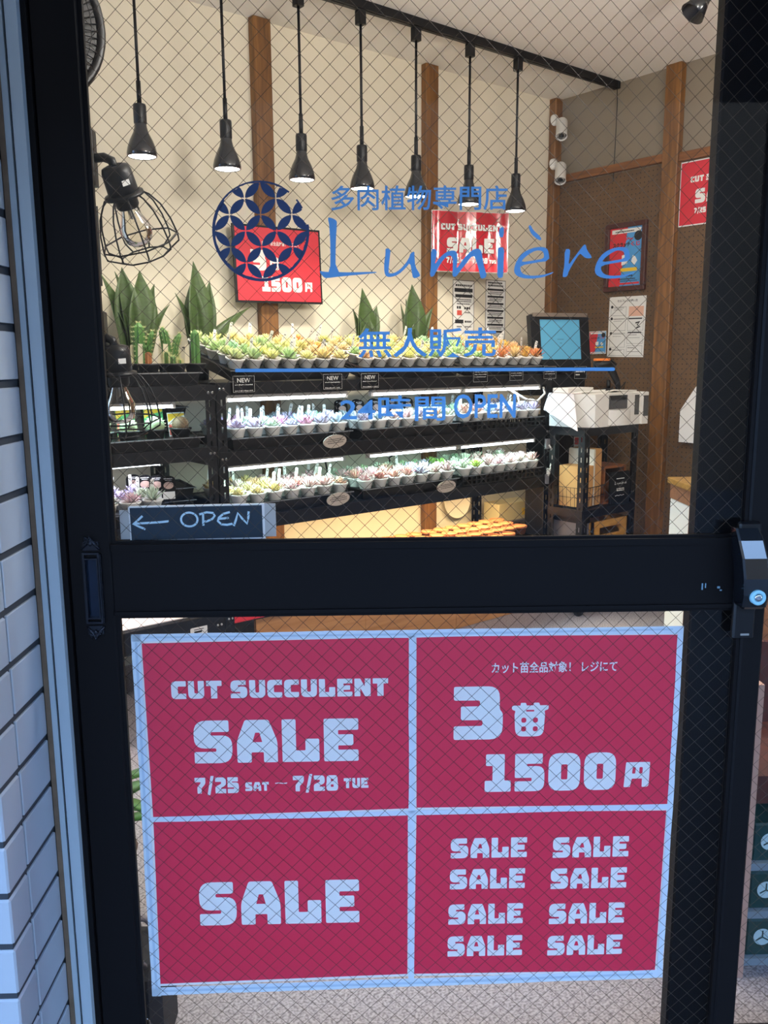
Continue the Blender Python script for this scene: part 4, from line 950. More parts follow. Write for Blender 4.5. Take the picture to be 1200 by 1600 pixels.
b = MB(); b.box(-.70,.70,-.24,.24,0,.004); tag(b.build('shelf_liner', mat('pinkish_liner','#E8DCDA',.6), loc=(.80, 3.145, .3365)), 'bare pale liner board on the lowest shelf of the cactus rack', 'board')
# empty nested trays by the wide post
def small_tray(x,y,z,label,rz,tx):
    tray(x,y,z,tx,label,w=.12,d=.24,h=.045,name='empty_tray',rz=rz)
small_tray(1.440, 3.10, 1.026+.001, 'small empty black tray leaning on the second shelf by the wide post', -.15, .0)
small_tray(1.445, 3.09, 1.074, 'small empty black tray nested on another, second shelf', -.1, .0)
small_tray(1.440, 3.05, .7165, 'small empty black tray on the third shelf by the wide post', -.12, .0)
small_tray(1.445, 3.06, .764, 'topmost small empty black tray on the third shelf', -.2, .0)
# third shelf of that rack: purple succulents and arched cards
tray(1.10, RV+.008, .716, 0, 'black tray of lilac succulents behind the OPEN sign', w=.52, d=.38)
for r_ in range(3):
    for i in range(5):
        pot(.94+i*.085, RV+.06+r_*.085, .715+ZO, 0, rnd.choice(['fat','rose','spiky']), rnd.choice(['lavender','lavender','sage green','rose pink']), '%s succulent, %s cup from jamb, %s row of tray behind OPEN sign' % (['violet','lilac','mauve'][r_], ordw[i], ['front','middle','back'][r_]), 'lilac succulents behind the OPEN sign', rnd.random() < .6)
M_cardk = mat('card_black','#17171A',.7,spec=.1); M_cph = mat('card_photo','#C9A79A',.6,var=.4,scale=60); M_cpw = mat('card_white','#ECE9E6',.6)
def arch_card(x, y, z, rz, label, grp):
    r = thing('plant_card', label, 'card', (x,y,z), (-.12,0,rz), grp)
    lp = [(-.0275,0),(.0275,0),(.0275,.075)] + [(.0275*math.cos(PI*k/8), .075+.018*math.sin(PI*k/8)) for k in range(1,8)] + [(-.0275,.075)]
    b = MB(); b.x = Matrix.Rotation(PI/2,4,'X'); b.prism(lp, -.0008, .0008); b.build('card', M_cardk, r)
    b = MB(); b.x = Matrix.Rotation(PI/2,4,'X'); b.box(-.0225,.0225,.004,.032,.001,.0013,0); b.prism([(.0003+.019*math.cos(2*PI*k/14), .056+.014*math.sin(2*PI*k/14)) for k in range(14)], .001,.0013,1); b.box(-.016,.016,.080,.083,.001,.0013,0); b.box(-.012,.012,.0745,.0765,.001,.0013,0); b.build('print', [M_cpw, M_cph], r)
for i in range(4): arch_card(1.30+i*.028, 3.155-i*.043, .772, -.25, '%s arched black plant card from the jamb, on the third shelf' % ordw[i], 'arched plant cards on the third shelf')
for row in range(2):
    for i in range(5): arch_card(2.30+i*.098+row*.04, 3.155+row*.075, Z2+.062, .1*(i%2)-.15, '%s arched card from the post side, %s row on the second shelf' % (ordw[i], ['nearer','rear'][row]), 'arched plant cards on the second shelf')

# ------------------------------------------------------------------ price cards, name plates, clips on the racks
def flat(name, label, cat, loc, w, h, m, az=BACK, roll=0, th=.0012, grp=None, tilt=0):
    r = thing(name, label, cat, loc, panel(az, roll, tilt), grp)
    b = MB(); b.box(-w/2,w/2,-h/2,h/2,0,th); b.build('card' if th < .01 else 'board', m, r); return r
M_whitei = mat('white_ink','#E4E2DC',.7)
for k,(x,z) in enumerate(((1.632,1.206),(2.041,1.206),(2.232,1.206),(2.883,1.216),(3.127,1.218),(3.372,1.222))):
    r = flat('price_card', 'small chalk-style black price card, %s from the wide post along the top shelf' % ordw[k], 'card', (x, RV-.012, z), .098, .066, M_cardk, th=.0018, grp='black price cards on the top shelf edge')
    b = MB(); W2,H2,t = .046,.030,.0009
    for q in ((-W2,W2,H2-t,H2),(-W2,W2,-H2,-H2+t),(-W2,-W2+t,-H2,H2),(W2-t,W2,-H2,H2)): b.quad((q[0],q[2],.0021),(q[1],q[2],.0021),(q[1],q[3],.0021),(q[0],q[3],.0021))
    b.build('border', M_whitei, r)
    if k < 3: link('lettering', text_mesh('NEW', -.028,.028,.006,.022,M_whitei,.0022,.01), r)
    b = MB()
    for row in ((0,2) if k < 3 else (0,1,2)):
        x_ = -.038
        zz = (-.004 if k < 3 else .014)-.011*row
        while x_ < .036:
            w_ = rnd.uniform(.003,.007); b.quad((x_,zz,.0022),(x_+w_,zz+rnd.uniform(-.001,.001),.0022),(x_+w_,zz+.0016+rnd.uniform(0,.003),.0022),(x_,zz+.002,.0022)); x_ += w_+.002
    b.build('handwriting', M_whitei, r)
M_oval = mat('weathered_wood_plate','#A99D92',.8,var=.25,scale=30,stretch=(2,12,1))
for x,z,l in ((2.050,.963,'oval wooden name plate on the second shelf edge'),(2.062,.722,'oval wooden name plate on the third shelf, nearer the wide post'),(2.676,.714,'oval wooden name plate on the third shelf, below the crate join')):
    r = thing('name_plate', l, 'plate', (x, RV-.006, z), panel(BACK, .06), 'oval name plates on the shelf edges')
    b = MB(); b.prism([(.058*math.cos(2*PI*k/28), .027*math.sin(2*PI*k/28)) for k in range(28)], 0, .005); b.tube([(-.01,.026,.004),(0,.038,.003),(.01,.026,.004)], .0008, 4); b.build('plate', M_oval, r)
    b = MB()
    for zz,w_ in ((.008,.034),(.001,.044),(-.007,.038)):
        x_ = -w_
        while x_ < w_: q = rnd.uniform(.004,.008); b.quad((x_,zz,.0054),(x_+q,zz,.0054),(x_+q,zz+.0035,.0054),(x_,zz+.0025,.0054)); x_ += q+.0015
    b.build('inscription', M_ink, r)
# tilted red sign, wooden fascia and label under the lowest shelf
r = flat('sale_sign', 'red SALE sign leaning on the lowest shelf edge beside the wide post', 'sign', (1.675, RV-.012, .388), .24, .20, M_red, roll=.0, th=.002)
link('lettering', _fill(block_loops('SALE', -.09, .09, -.062, -.005), 'lettering', M_paper, .0025), r)
b = MB(); b.box(-.83,.83,0,.018,0,.272); 
fa = thing('plinth_board', 'brown wooden plinth board closing the space under the wide rack', 'board', (2.50, RV+.022, .003))
for k in range(3): b = MB(); b.bbox(-.83+k*.5535,-.83+k*.5535+.552,0,.018,0,.272,.001); b.build('board', M_board, fa)
r = flat('shelf_label', 'little white label clipped under the lowest shelf of the cactus rack', 'label', (1.405, RV-.008, .287), .07, .032, M_cpw, grp=None); link('lettering', rects_mesh([(-.02,.012,-.006,.002),(-.02,.02,.006,.009)], 'print', M_ink, .0016), r)

# ------------------------------------------------------------------ signs on the walls
def bars(rows, m, z=.002):            # lines of small print: rows of (x0,x1,y,h)
    b = MB()
    for x0,x1,y,h in rows:
        x = x0
        while x < x1-.002:
            w_ = min(rnd.uniform(.6,1.3)*h, x1-x); b.quad((x,y,z),(x+w_,y,z),(x+w_,y+h,z),(x,y+h,z)); x += w_+h*.3
    return b.mesh('small_print', m)
def dates(root, s, z):
    lo = []
    for t,x0,x1,y0,y1 in (('CUT SUCCULENT',-.80,.84,.27,.42),('SALE',-.64,.62,-.27,.09),('7/25',-.65,-.31,-.525,-.385),('SAT',-.26,-.08,-.515,-.43),('~',-.03,.06,-.485,-.435),('7/28',.10,.45,-.525,-.385),('TUE',.50,.69,-.515,-.43)):
        lo += block_loops(t, x0*s, x1*s, y0*s, y1*s)
    link('lettering', _fill(lo, 'lettering', M_paper, z), root)
def three(root, s, z):
    lo = []
    for t,x0,x1,y0,y1 in (('3',-.71,-.33,-.13,.30),('苗',-.26,.02,-.11,.16),('1500',-.465,.565,-.565,-.25),('円',.635,.835,-.545,-.34)): lo += block_loops(t, x0*s, x1*s, y0*s, y1*s)
    link('lettering', _fill(lo, 'lettering', M_paper, z), root); link('small_lettering', text_mesh('カット苗全品対象！ レジにて', -.425*s, .54*s, .40*s, .49*s, M_paper, z, .02), root)
r = flat('framed_sale_sign', 'tilted black-framed red sign with 1500 yen between the snake plants', 'sign', (2.123, BW-.062, 1.708), .452, .330, M_blackp, roll=.012, th=.012, tilt=-.03)
b = MB(); b.box(-.217,.217,-.156,.156,.012,.0128); b.build('red_print', M_red, r); three(r, .205, .0135)
r = flat('framed_sale_sign', 'black-framed red sign half hidden by the door jamb stile', 'sign', (1.115, BW-.03, 1.735), .42, .30, M_blackp, th=.012)
b = MB(); b.box(-.20,.20,-.14,.14,.012,.0128); b.build('red_print', M_red, r); three(r, .19, .0135)
# sale sheet hung from the second post, turned to face the door
ang = math.radians(-24)
r = thing('sale_sign', 'glossy red CUT SUCCULENT sheet hung on the second timber post', 'sign', (3.245, BW-.135, 1.885), panel(ang, -.005), None)
M_redg = mat('glossy_red_print', '#D42C3A', .12, coat=.8)
b = MB(); N_ = 16; vs = []
for i in range(N_+1):
    x = -.21+.42*i/N_; zz = .006*math.sin(i*.9)+.004*math.sin(i*2.1)
    vs += [(x,-.1515,zz),(x,.1515,zz)]
fs = [(2*i,2*i+2,2*i+3,2*i+1) for i in range(N_)]
b.add(vs, fs, 0, True); b.add([(x,y,z-.001) for x,y,z in vs], [f[::-1] for f in fs], 0, True); b.build('paper', M_paper, r)
b = MB(); b.add([(x*.985,y*.975,z+.0032) for x,y,z in vs], fs, 0, True); b.build('red_print', M_redg, r)
dates(r, .205, .0155)
b = MB(); b.tube([(-.20,.15,0),(-.195,.165,-.005),(-.19,.155,-.03)], .002, 5); b.build('hook', MATS['chrome'], r); b = MB(); b.tube([(.16,.15,0),(.165,.165,-.005),(.16,.158,-.03)], .002, 5); b.build('hook', MATS['chrome'], r)
# side-wall sale sheet
r = flat('sale_sign', 'red sale sheet under the timber rail on the pegboard, cut by the frame', 'sign', (RW-.012, 2.405, 2.100), .42, .312, M_paper, az=SIDE, roll=0)
b = MB(); b.box(-.206,.208,-.150,.150,.0012,.0018); b.build('red_print', M_red, r); dates(r, .19, .0025)
# two tall notices
for (x,z,w,h,l,kk) in ((3.328,1.535,.160,.345,'tall notice with pictures and codes on the cream wall beside the post',0),(3.575,1.557,.158,.325,'tall notice of stacked black headings on the cream wall, corner side',1)):
    r = flat('wall_notice', l, 'notice', (x, BW-.004, z), w, h, M_paper, grp='notices on the cream wall')
    b = MB(); t = .003
    for q in ((-w/2,w/2,h/2-t,h/2),(-w/2,w/2,-h/2,-h/2+t),(-w/2,-w/2+t,-h/2,h/2),(w/2-t,w/2,-h/2,h/2)): b.quad((q[0],q[2],.0016),(q[1],q[2],.0016),(q[1],q[3],.0016),(q[0],q[3],.0016))
    rows = []; y = h/2-.022
    if kk == 0:
        for q in ((-.068,.068,.110,.130),(-.062,.066,.082,.098),(-.062,.0,-.055,-.035)): b.quad((q[0],q[2],.0016),(q[1],q[2],.0016),(q[1],q[3],.0016),(q[0],q[3],.0016))
        rows = [(-.06,.062,.140,.010),(-.055,.06,.068,.005),(-.055,.06,.058,.005),(-.05,.05,.045,.006),(-.05,-.02,.022,.014),(.005,.05,.02,.012),(.01,.05,.0,.006),(-.05,-.01,-.075,.006),(.01,.06,-.05,.010),(.012,.06,-.075,.006)]
    else:
        for i in range(7):
            yy = .105-.038*i; b.quad((-.064,yy,.0016),(.064,yy,.0016),(.064,yy+.011,.0016),(-.064,yy+.011,.0016)); rows += [(-.05,.055,yy-.010,.005),(-.06,.05,yy-.019,.005)]
        rows += [(-.06,.055,.143,.009),(-.06,.06,.128,.009)]
    b.build('rules', M_ink, r); link('small_print', bars(rows, M_ink), r)
    if kk == 0: b = MB(); b.box(-.048,-.012,-.012,.014,.0014,.0019); b.build('photo', M_pkr, r)
# framed scratch-card poster and handbill on the pegboard
M_pblue, M_pred = mat('poster_blue','#4E9BD6',.4), mat('poster_red','#D8313C',.4)
def scratch(root, w, h, z, big):
    b = MB(); b.prism([(-w/2,-h/2),(-w*.16,-h/2),(.04*w,h/2),(-w/2,h/2)], z, z+.0005, 0); b.prism([(-w*.16,-h/2),(w/2,-h/2),(w/2,h/2),(.04*w,h/2)], z, z+.0005, 1); b.build('print', [M_pred, M_pblue], root)
    b = MB()
    b.box(-w*.44,w*.44,h*.405,h*.475,z+.0005,z+.0009,0); b.prism([(w*.36+w*.12*math.cos(2*PI*k/20), h*.34+w*.12*math.sin(2*PI*k/20)) for k in range(20)], z+.0005,z+.001,1)
    b.prism([(-w*.12,-h*.14),(w*.06,-h*.12),(w*.07,h*.05),(-w*.11,h*.03)], z+.0005,z+.0009,0)
    b.prism([(w*.18,-h*.10),(w*.28,-h*.15),(w*.36,-h*.08),(w*.30,-h*.01),(w*.22,.02*h),(w*.2,-.03*h)], z+.0009,z+.0012,0)
    b.box(-w*.15,w*.36,-h*.25,-h*.19,z+.0005,z+.0009,2)
    b.box(-w*.42,w*.44,-h*.475,-h*.44,z+.0005,z+.0009,0 if not big else 3)
    b.build('panels', [M_paper, M_ink, M_pky, M_pred], root)
    link('lettering', text_mesh('スクラッチ', -w*.40, w*.13, h*.17, h*.25, M_ink, z+.0016, .05), root)
    link('lettering', text_mesh('くじ', w*.15, w*.43, h*.17, h*.25, M_pred, z+.0016, .05), root)
    link('lettering', text_mesh('PayPay', -w*.12, w*.22, h*.275, h*.325, M_pred, z+.0016, .03), root)
    if big: link('small_print', bars([(-.05,.05,-h*.34,.008),(-.04,.07,-h*.39,.006),(-.03,.08,-h*.42,.004),(-.07,.05,h*.425,.006)], M_ink, z+.0014), root)
fr = thing('framed_poster', 'red and blue scratch-card poster in a dark wooden frame on pegboard', 'poster', (RW-.010, 2.924, 1.827), panel(SIDE, 0))
w,h,t = .262,.358,.026
b = MB(); 
for q in ((-w/2,w/2,h/2-t,h/2),(-w/2,w/2,-h/2,-h/2+t),(-w/2,-w/2+t,-h/2+t,h/2-t),(w/2-t,w/2,-h/2+t,h/2-t)): b.bbox(q[0],q[1],q[2],q[3],0,.022,.003)
b.build('frame', M_darkw, fr); b = MB(); b.box(-w/2+t,w/2-t,-h/2+t,h/2-t,.002,.006); b.build('backing', M_paper, fr); scratch(fr, w-2*t, h-2*t, .007, True)
nt = flat('wall_notice', 'white self-checkout instruction sheet on the pegboard under the framed poster', 'notice', (RW-.010, 2.905, 1.457), .236, .324, M_paper, az=SIDE, roll=-.012)
link('lettering', text_mesh('セルフレジの使い方', -.065,.065,.132,.147,M_ink,.0018,.02), nt)
b = MB()
def rect_line(b, x0,x1,y0,y1,t=.0012,z=.0016):
    for q in ((x0,x1,y1-t,y1),(x0,x1,y0,y0+t),(x0,x0+t,y0,y1),(x1-t,x1,y0,y1)): b.quad((q[0],q[2],z),(q[1],q[2],z),(q[1],q[3],z),(q[0],q[3],z))
for y0,y1 in ((.060,.108),(-.020,.045),(-.110,-.032),(-.155,-.120)): rect_line(b,-.105,-.005,y0,y1)
for y0,y1 in ((-.020,.045),(-.090,-.032),(-.155,-.100)): rect_line(b,.008,.108,y0,y1)
for y in (.108,.045,-.034,-.120): b.prism([(-.098+.008*math.cos(2*PI*k/12), y+.008*math.sin(2*PI*k/12)) for k in range(12)], .0014,.0020)
b.box(.012,.098,.040,.047,.0014,.002); b.box(.012,.098,-.034,-.027,.0014,.002); b.tube([(.06,.02,.002),(.085,.026,.002),(.07,.01,.002),(.088,.0,.002),(.066,-.006,.002)], .004, 4)
b.build('rules', M_ink, nt)
link('small_print', bars([(-.085,-.02,.100,.004),(-.085,-.03,.090,.004),(-.085,-.01,.040,.004),(-.085,-.03,.030,.003),(-.085,-.01,-.040,.004),(-.085,-.03,-.052,.003),(-.085,-.02,-.128,.004),(.015,.07,-.045,.004),(.015,.09,-.06,.003),(.015,.06,-.115,.006),(.015,.09,-.135,.004)], M_grey), nt)
b = MB(); b.box(.012,.106,.056,.108,.0013,.0017); b.build('photo', mat('peach_photo','#E9B79E',.7), nt)
hb = flat('handbill', 'small red and blue scratch-card handbill beside the register screen', 'card', (RW-.010, 3.093, 1.376), .116, .126, M_paper, az=SIDE, roll=.02); scratch(hb, .112, .118, .0013, False)

# security cameras on the corner post
for z,dy,l in ((2.610,-.10,'upper white security camera under the ceiling on the corner post'),(2.375,-.075,'lower white security camera just above the timber rail')):
    r = thing('security_camera', l, 'camera', (3.985, 3.405, z), (0,0,0), 'white security cameras on the corner post')
    b = MB(); b.x = Matrix.Rotation(PI/2,4,'X'); b.lathe([(.030,-.004),(.030,.008),(.018,.016),(.0001,.018)], 18); b.build('mount', M_white, r)
    b = MB(); b.tube([(0,-.015,0),(.005,-.04,-.01),(.008,-.05,-.03)], .010, 8); b.lathe([(.0001,-.014),(.014,0),(.0001,.014)], 12, c=(.008,-.05,-.03)); b.build('arm', M_white, r)
    T = Matrix.Translation((.0,-.055,-.045)) @ Vector((-.42,-.34,-.84)).to_track_quat('Z','Y').to_matrix().to_4x4()
    b = MB(); b.x = T; b.lathe([(.0001,-.045),(.026,-.044),(.031,-.036),(.031,.065),(.033,.072),(.031,.075),(.028,.066)], 22); b.build('body', M_white, r)
    b = MB(); b.x = T; b.lathe([(.028,.066),(.020,.064),(.012,.068),(.0001,.069)], 18); b.build('lens', M_gloss, r)

# ------------------------------------------------------------------ register cart
cu0, cu1, cv0, cv1 = 3.385, 3.815, 2.645, 2.868
ct = thing('register_cart', 'black slotted steel cart on casters beside the succulent rack', 'cart', (cu0, cv0, 0))
W_, Dp = cu1-cu0, cv1-cv0
for (cx,cy,sx,sy) in ((0,0,1,1),(W_,0,-1,1),(0,Dp,1,-1),(W_,Dp,-1,-1)):
    b = MB(); perf(b,.038,.06,.955,sx,0,cx,cy); perf(b,.038,.06,.955,0,sy,cx,cy); b.build('post', M_blackm, ct)
    b = MB(); x,y = cx+sx*.02, cy+sy*.02; b.lathe([(.014,.045),(.014,.065)], 10, c=(x,y,0)); b.x = Matrix.Translation((x,y,.025)) @ Matrix.Rotation(PI/2,4,'Y'); b.lathe([(.0001,-.012),(.025,-.012),(.025,.012),(.0001,.012)], 18); b.build('caster', M_blackp, ct)
for zt in (.955,.545,.125):
    b = MB(); b.box(.003,W_-.003,.003,Dp-.003,zt-.004,zt); zb = zt-.04
    b.box(.002,W_-.002,-.004,-.001,zb,zt); b.box(.002,W_-.002,Dp+.001,Dp+.004,zb,zt); b.box(-.004,-.001,0,Dp,zb,zt); b.box(W_+.001,W_+.004,0,Dp,zb,zt); b.build('shelf', M_blackm, ct)
# coin-and-note machine on top: white moulded body
ZC = .956
mc = thing('payment_machine', 'white moulded cash machine with rounded hopper on the register cart', 'machine', (3.375, 2.625, ZC+.001))
b = MB(); o_ = [(0,.10),(.055,.0),(.10,-.005),(.42,.0),(.47,.0),(.47,.24),(0,.24)]
b.prism(o_, 0, .150); b.prism([(x*.985+.002,y*.97+.003) for x,y in o_], .150, .160); b.build('body', M_white, mc)
b = MB(); b.prism([(.155+.165*t,-.004-.045*math.sin(PI*min(1,t*1.02))**.5) for t in [k/12 for k in range(13)]]+[(.32,.0),(.155,.0)], .006, .080); b.build('hopper', M_white, mc)
M_dg = mat('smoked_plastic','#3C3A3A',.25)
b = MB(); b.box(.155,.30,-.008,-.003,.085,.152,0); b.box(.165,.295,-.0095,-.007,.128,.150,1); b.build('hopper_mouth', [M_dg, M_blackp], mc)
b = MB(); b.box(.372,.405,-.005,-.0005,.05,.150); b.build('coin_slot', M_dg, mc)
b = MB(); b.bbox(.42,.478,-.012,.235,.0,.163,.004); b.build('note_unit', M_white, mc); b = MB(); b.box(.432,.470,-.0145,-.0115,.04,.145); b.build('note_slot', M_dg, mc)
b = MB(); b.tube([(.03,.12,.163),(.10,.10,.170),(.22,.06,.168),(.33,.10,.171),(.44,.04,.168)], .0045, 6); b.tube([(.08,.2,.163),(.2,.13,.172),(.36,.14,.170),(.46,.12,.166)], .0045, 6); b.build('cable', M_white, mc)
cloth = MB(); vs = []; NU, NV = 10, 8
for j in range(NV+1):
    for i in range(NU+1):
        s, t = i/NU, j/NV
        x = .0-.012-.030*t+.004*math.sin(s*9+t*2); y = .08+.16*s; z = .162-.175*t*(1-.55*s) 
        vs.append((x, y-.05*t*(1-s), max(z,-.02)))
fs = [(j*(NU+1)+i, j*(NU+1)+i+1, (j+1)*(NU+1)+i+1, (j+1)*(NU+1)+i) for j in range(NV) for i in range(NU)]
cloth.add(vs, fs, 0, True); cloth.add([(x+.003,y,z) for x,y,z in vs], [f[::-1] for f in fs], 0, True); cloth.box(-.012,.06,.09,.235,.162,.166)
tag(cloth.build('white_cloth', mat('white_cloth','#E9DDDA',.85), loc=(3.375,2.625,ZC)), 'white cloth draped over the rack end of the cash machine', 'cloth')
bx_ = MB(); bx_.bbox(-.10,.10,-.05,.05,0,.022,.003); tag(bx_.build('white_box', M_white, loc=(3.475,2.80,ZC+.168)), 'flat white box lying on the cash machine in front of the register screen', 'box')
# register screen on a stand, standing at the back of the cart
pd = thing('register_stand', 'tall black pedestal cabinet carrying the register screen behind the cart', 'stand', (3.67, 3.05, 0))
b = MB(); b.bbox(-.13,.13,-.115,.115,0,.95,.004); b.bbox(-.15,.15,-.13,.13,.93,.956,.004); b.build('cabinet', M_blackm, pd)
ps = thing('register_screen', 'black register touch screen showing pale blue, tilted on its stand', 'screen', (3.655, 3.06, .957), (0,0,math.radians(-18)))
b = MB(); b.bbox(-.15,.15,-.06,.12,0,.03,.006); b.bbox(-.05,.05,.02,.08,.03,.40,.006); b.bbox(-.17,.17,-.02,.12,.14,.255,.006); b.build('stand', M_blackp, ps)
T = Matrix.Translation((0,-.03,.412)) @ Matrix.Rotation(math.radians(-9),4,'X')
b = MB(); b.x = T; b.box(-.178,.178,0,.035,-.150,.150); b.box(-.178,.178,-.004,0,-.150,-.085); b.box(-.178,.178,-.004,0,.125,.150); b.box(-.178,-.122,-.004,0,-.085,.125); b.box(.122,.178,-.004,0,-.085,.125); b.build('housing', M_blackp, ps)
b = MB(); b.x = T; b.box(-.165,.168,-.012,.03,.138,.158); b.build('paper_guide', mat('brushed_alu','#9B8F84',.35,metal=.7), ps)
b = MB(); b.x = T; b.add([(-.122,-.001,-.085),(.122,-.001,-.085),(.122,-.001,.125),(-.122,-.001,.125)], [(0,1,2,3)], 0); b.add([(-.02,-.002,.02),(.02,-.002,.02),(.02,-.002,.022),(-.02,-.002,.022)], [(0,1,2,3)], 1); b.add([(-.006,-.002,.0),(.008,-.002,.0),(.008,-.002,.002),(-.006,-.002,.002)], [(0,1,2,3)], 1)
b.build('display', [emit('screen_blue', (.08,.30,.46), .24), M_ink], ps)
r = flat('price_card', 'black chalk card with handwriting under the register screen', 'card', (3.735, 2.965, 1.215), .075, .070, M_cardk, az=math.radians(-25), th=.0018)
b = MB(); rect_line(b,-.035,.035,-.032,.032,.0008,.0021); b.build('border', M_whitei, r); link('handwriting', bars([(-.028,.028,.016,.006),(-.028,.025,.002,.006),(-.028,-.005,-.014,.006)], M_whitei, .0022), r)
# hand scanner in a stand
sc_ = thing('barcode_scanner', 'black hand scanner with orange trim standing on the cash machine', 'scanner', (3.72, 2.77, ZC+.163), (0,0,math.radians(-35)))
b = MB(); b.lathe([(.045,0),(.045,.008),(.02,.018),(.012,.02)], 18); b.tube([(0,0,.015),(.0,.0,.06)], .010, 8); b.build('stand', M_blackp, sc_)
b = MB(); b.tube([(.055,0,.004),(.045,0,.05),(.02,0,.10),(-.005,0,.135)], [.012,.016,.019,.024], 10); b.tube([(-.075,0,.128),(-.04,0,.138),(.0,0,.143),(.03,0,.130)], [.026,.028,.027,.018], 12); b.build('body', M_blackp, sc_)
b = MB(); b.bbox(-.078,.0,-.022,.022,.158,.170,.004); b.build('trim', mat('orange_plastic','#E07B2C',.4), sc_)
b = MB(); b.tube([(.056,0,.006),(.09,.0,.05),(.085,.01,.015),(.07,.04,.003),(.03,.06,.003)], .003, 6); b.build('cord', M_blackp, sc_)
# kraft bags in a wire basket, branded bag, leaflet holder
M_kraft = mat('kraft_paper','#C9965C',.8,var=.08,scale=20); M_kraftw = mat('pale_kraft','#D9CFBE',.8,var=.05,scale=20)
SH = .546
bk = thing('wire_basket', 'black wire basket holding kraft paper bags on the cart shelf', 'basket', (3.505, 2.763, SH), (0,0,math.radians(6)))
b = MB()
for zz,g in ((.003,0),(.055,.004),(.105,.008)): b.tube([(-.095-g,-.08-g,zz),(.095+g,-.08-g,zz),(.095+g,.08+g,zz),(-.095-g,.08+g,zz)], .002, 5, closed=True)
for k in range(8):
    for s in (-1,1):
        q = -.095+.19*k/7; b.tube([(q,s*.08,.003),(q,s*.088,.105)], .0012, 4); q = -.08+.16*k/7; b.tube([(s*.095,q,.003),(s*.103,q,.105)], .0012, 4)
b.build('wires', M_blackm, bk)
def kbag(i, n, w, h, m, x, lab, grp, y0):
    b = MB(); K = 20; lo = [(-w/2,0),(w/2,0)]
    for k in range(K+1): lo.append((w/2-w*k/K, h+(.0025 if k % 2 else 0)))
    b.x = Matrix.Rotation(PI/2,4,'X'); b.prism(lo, -.0025, .0025)
    a = math.radians(6)
    lx, ly = x, y0
    o = b.build('paper_bag', m, loc=(3.505+lx*math.cos(a)-ly*math.sin(a), 2.763+lx*math.sin(a)+ly*math.cos(a), SH+.006), rot=(0, 0, a+PI/2)); tag(o, lab, 'bag', grp)
for i in range(11): kbag(i, 11, .142, .205, M_kraft, -.084+i*.0085, 'short kraft bag in the wire basket, %s from the rack side' % ordw[i], 'short kraft bags in the wire basket', -.004)
for i in range(9): kbag(i, 9, .148, .285, M_kraftw if i < 2 else M_kraft, .012+i*.0085, 'tall kraft bag in the wire basket, %s behind the short ones' % ordw[i], 'tall kraft bags in the wire basket', .002)
M_crate2 = wood('crate_brown','#6B3C1D','#8A5430',(3,14,14))
cr_ = thing('display_crate', 'brown wooden crate behind the black lettered bag on the cart shelf', 'crate', (3.705, 2.773, SH), (0,0,math.radians(-4)))
b = MB(); b.box(-.085,.085,-.08,.08,0,.012); b.box(-.085,.085,.068,.08,.012,.195); b.box(-.085,-.073,-.08,.068,.012,.195); b.box(.073,.085,-.08,.068,.012,.195); b.box(-.085,.085,-.08,.068,.185,.197); b.build('crate_body', M_crate2, cr_)
bg = thing('printed_bag', 'black bag with the slanted white shop lettering on the cart shelf', 'bag', (3.715, 2.672, SH+.001), (-.03,0,math.radians(-4)))
b = MB(); b.bbox(-.075,.075,-.008,.008,0,.165,.004); b.build('bag_body', M_cardk, bg)
b = MB(); b.x = Matrix.Translation((-.045,-.0087,.098)) @ Matrix.Rotation(PI/2,4,'X') @ Matrix.Scale(.21,4)
for li,l in enumerate(NAME_LOOPS):
    if li in (6, 10) : continue
    b.prism(chaikin([(x/10000+.058, z/10000-1.40) for x,z in l]), 0, .001)
b.build('shop_lettering', M_whitei, bg)
b = MB(); b.x = Matrix.Rotation(PI/2,4,'X'); b.box(-.028,.028,.066,.080,.0084,.0090,0); b.box(-.030,.030,.128,.132,.0084,.0090,0)
for q in (-.02,-.008,.004,.016): b.box(q,q+.008,.069,.077,.0090,.0093,1)
for q in range(6): b.box(-.04+.012*q,-.032+.012*q,.040+.002*(q%2),.043+.002*(q%2),.0084,.0090,0)
b.build('small_lettering', [M_whitei, M_ink], bg)
lf = thing('leaflet_holder', 'clear stand with a red-topped leaflet behind the paper bags', 'leaflet', (3.612, 2.858, SH+.001), (0,0,math.radians(-30)))
b = MB(); b.box(-.03,.03,-.002,.002,0,.34); b.build('leaflet', M_cpw, lf); b = MB(); b.box(-.027,.027,-.0035,-.0018,.30,.335,0); b.box(-.027,.012,-.0035,-.0018,.21,.285,1); b.build('print', [M_pred, M_dg], lf); b = MB(); b.box(-.03,.03,-.015,.004,0,.008); b.build('foot', M_white, lf)
# lower shelf of the cart: grey steel box, wooden crate
gb = thing('steel_box', 'grey steel box at the rack side of the cart, lowest shelf', 'box', (3.447, 2.762, .127))
b = MB(); b.bbox(-.030,.028,-.092,.092,0,.375,.004); b.build('box_body', mat('grey_steel','#6F6A70',.45,metal=.3,var=.15,scale=12), gb); b = MB(); b.box(-.031,.030,-.094,.094,.345,.378); b.build('lid', M_blackm, gb)
wc = thing('wooden_crate', 'pale wooden crate with a cut-out handle on the lowest cart shelf', 'crate', (3.64, 2.757, .127))
M_cr3 = wood('crate_pale','#A9742F','#C8964E',(2,12,12))
b = MB(); Wc,Dc,Hc = .148,.095,.345
b.box(-Wc,Wc,-Dc,Dc,0,.012); b.box(-Wc,-Wc+.012,-Dc,Dc,.012,Hc); b.box(Wc-.012,Wc,-Dc,Dc,.012,Hc); b.box(-Wc,Wc,Dc-.012,Dc,.012,Hc)
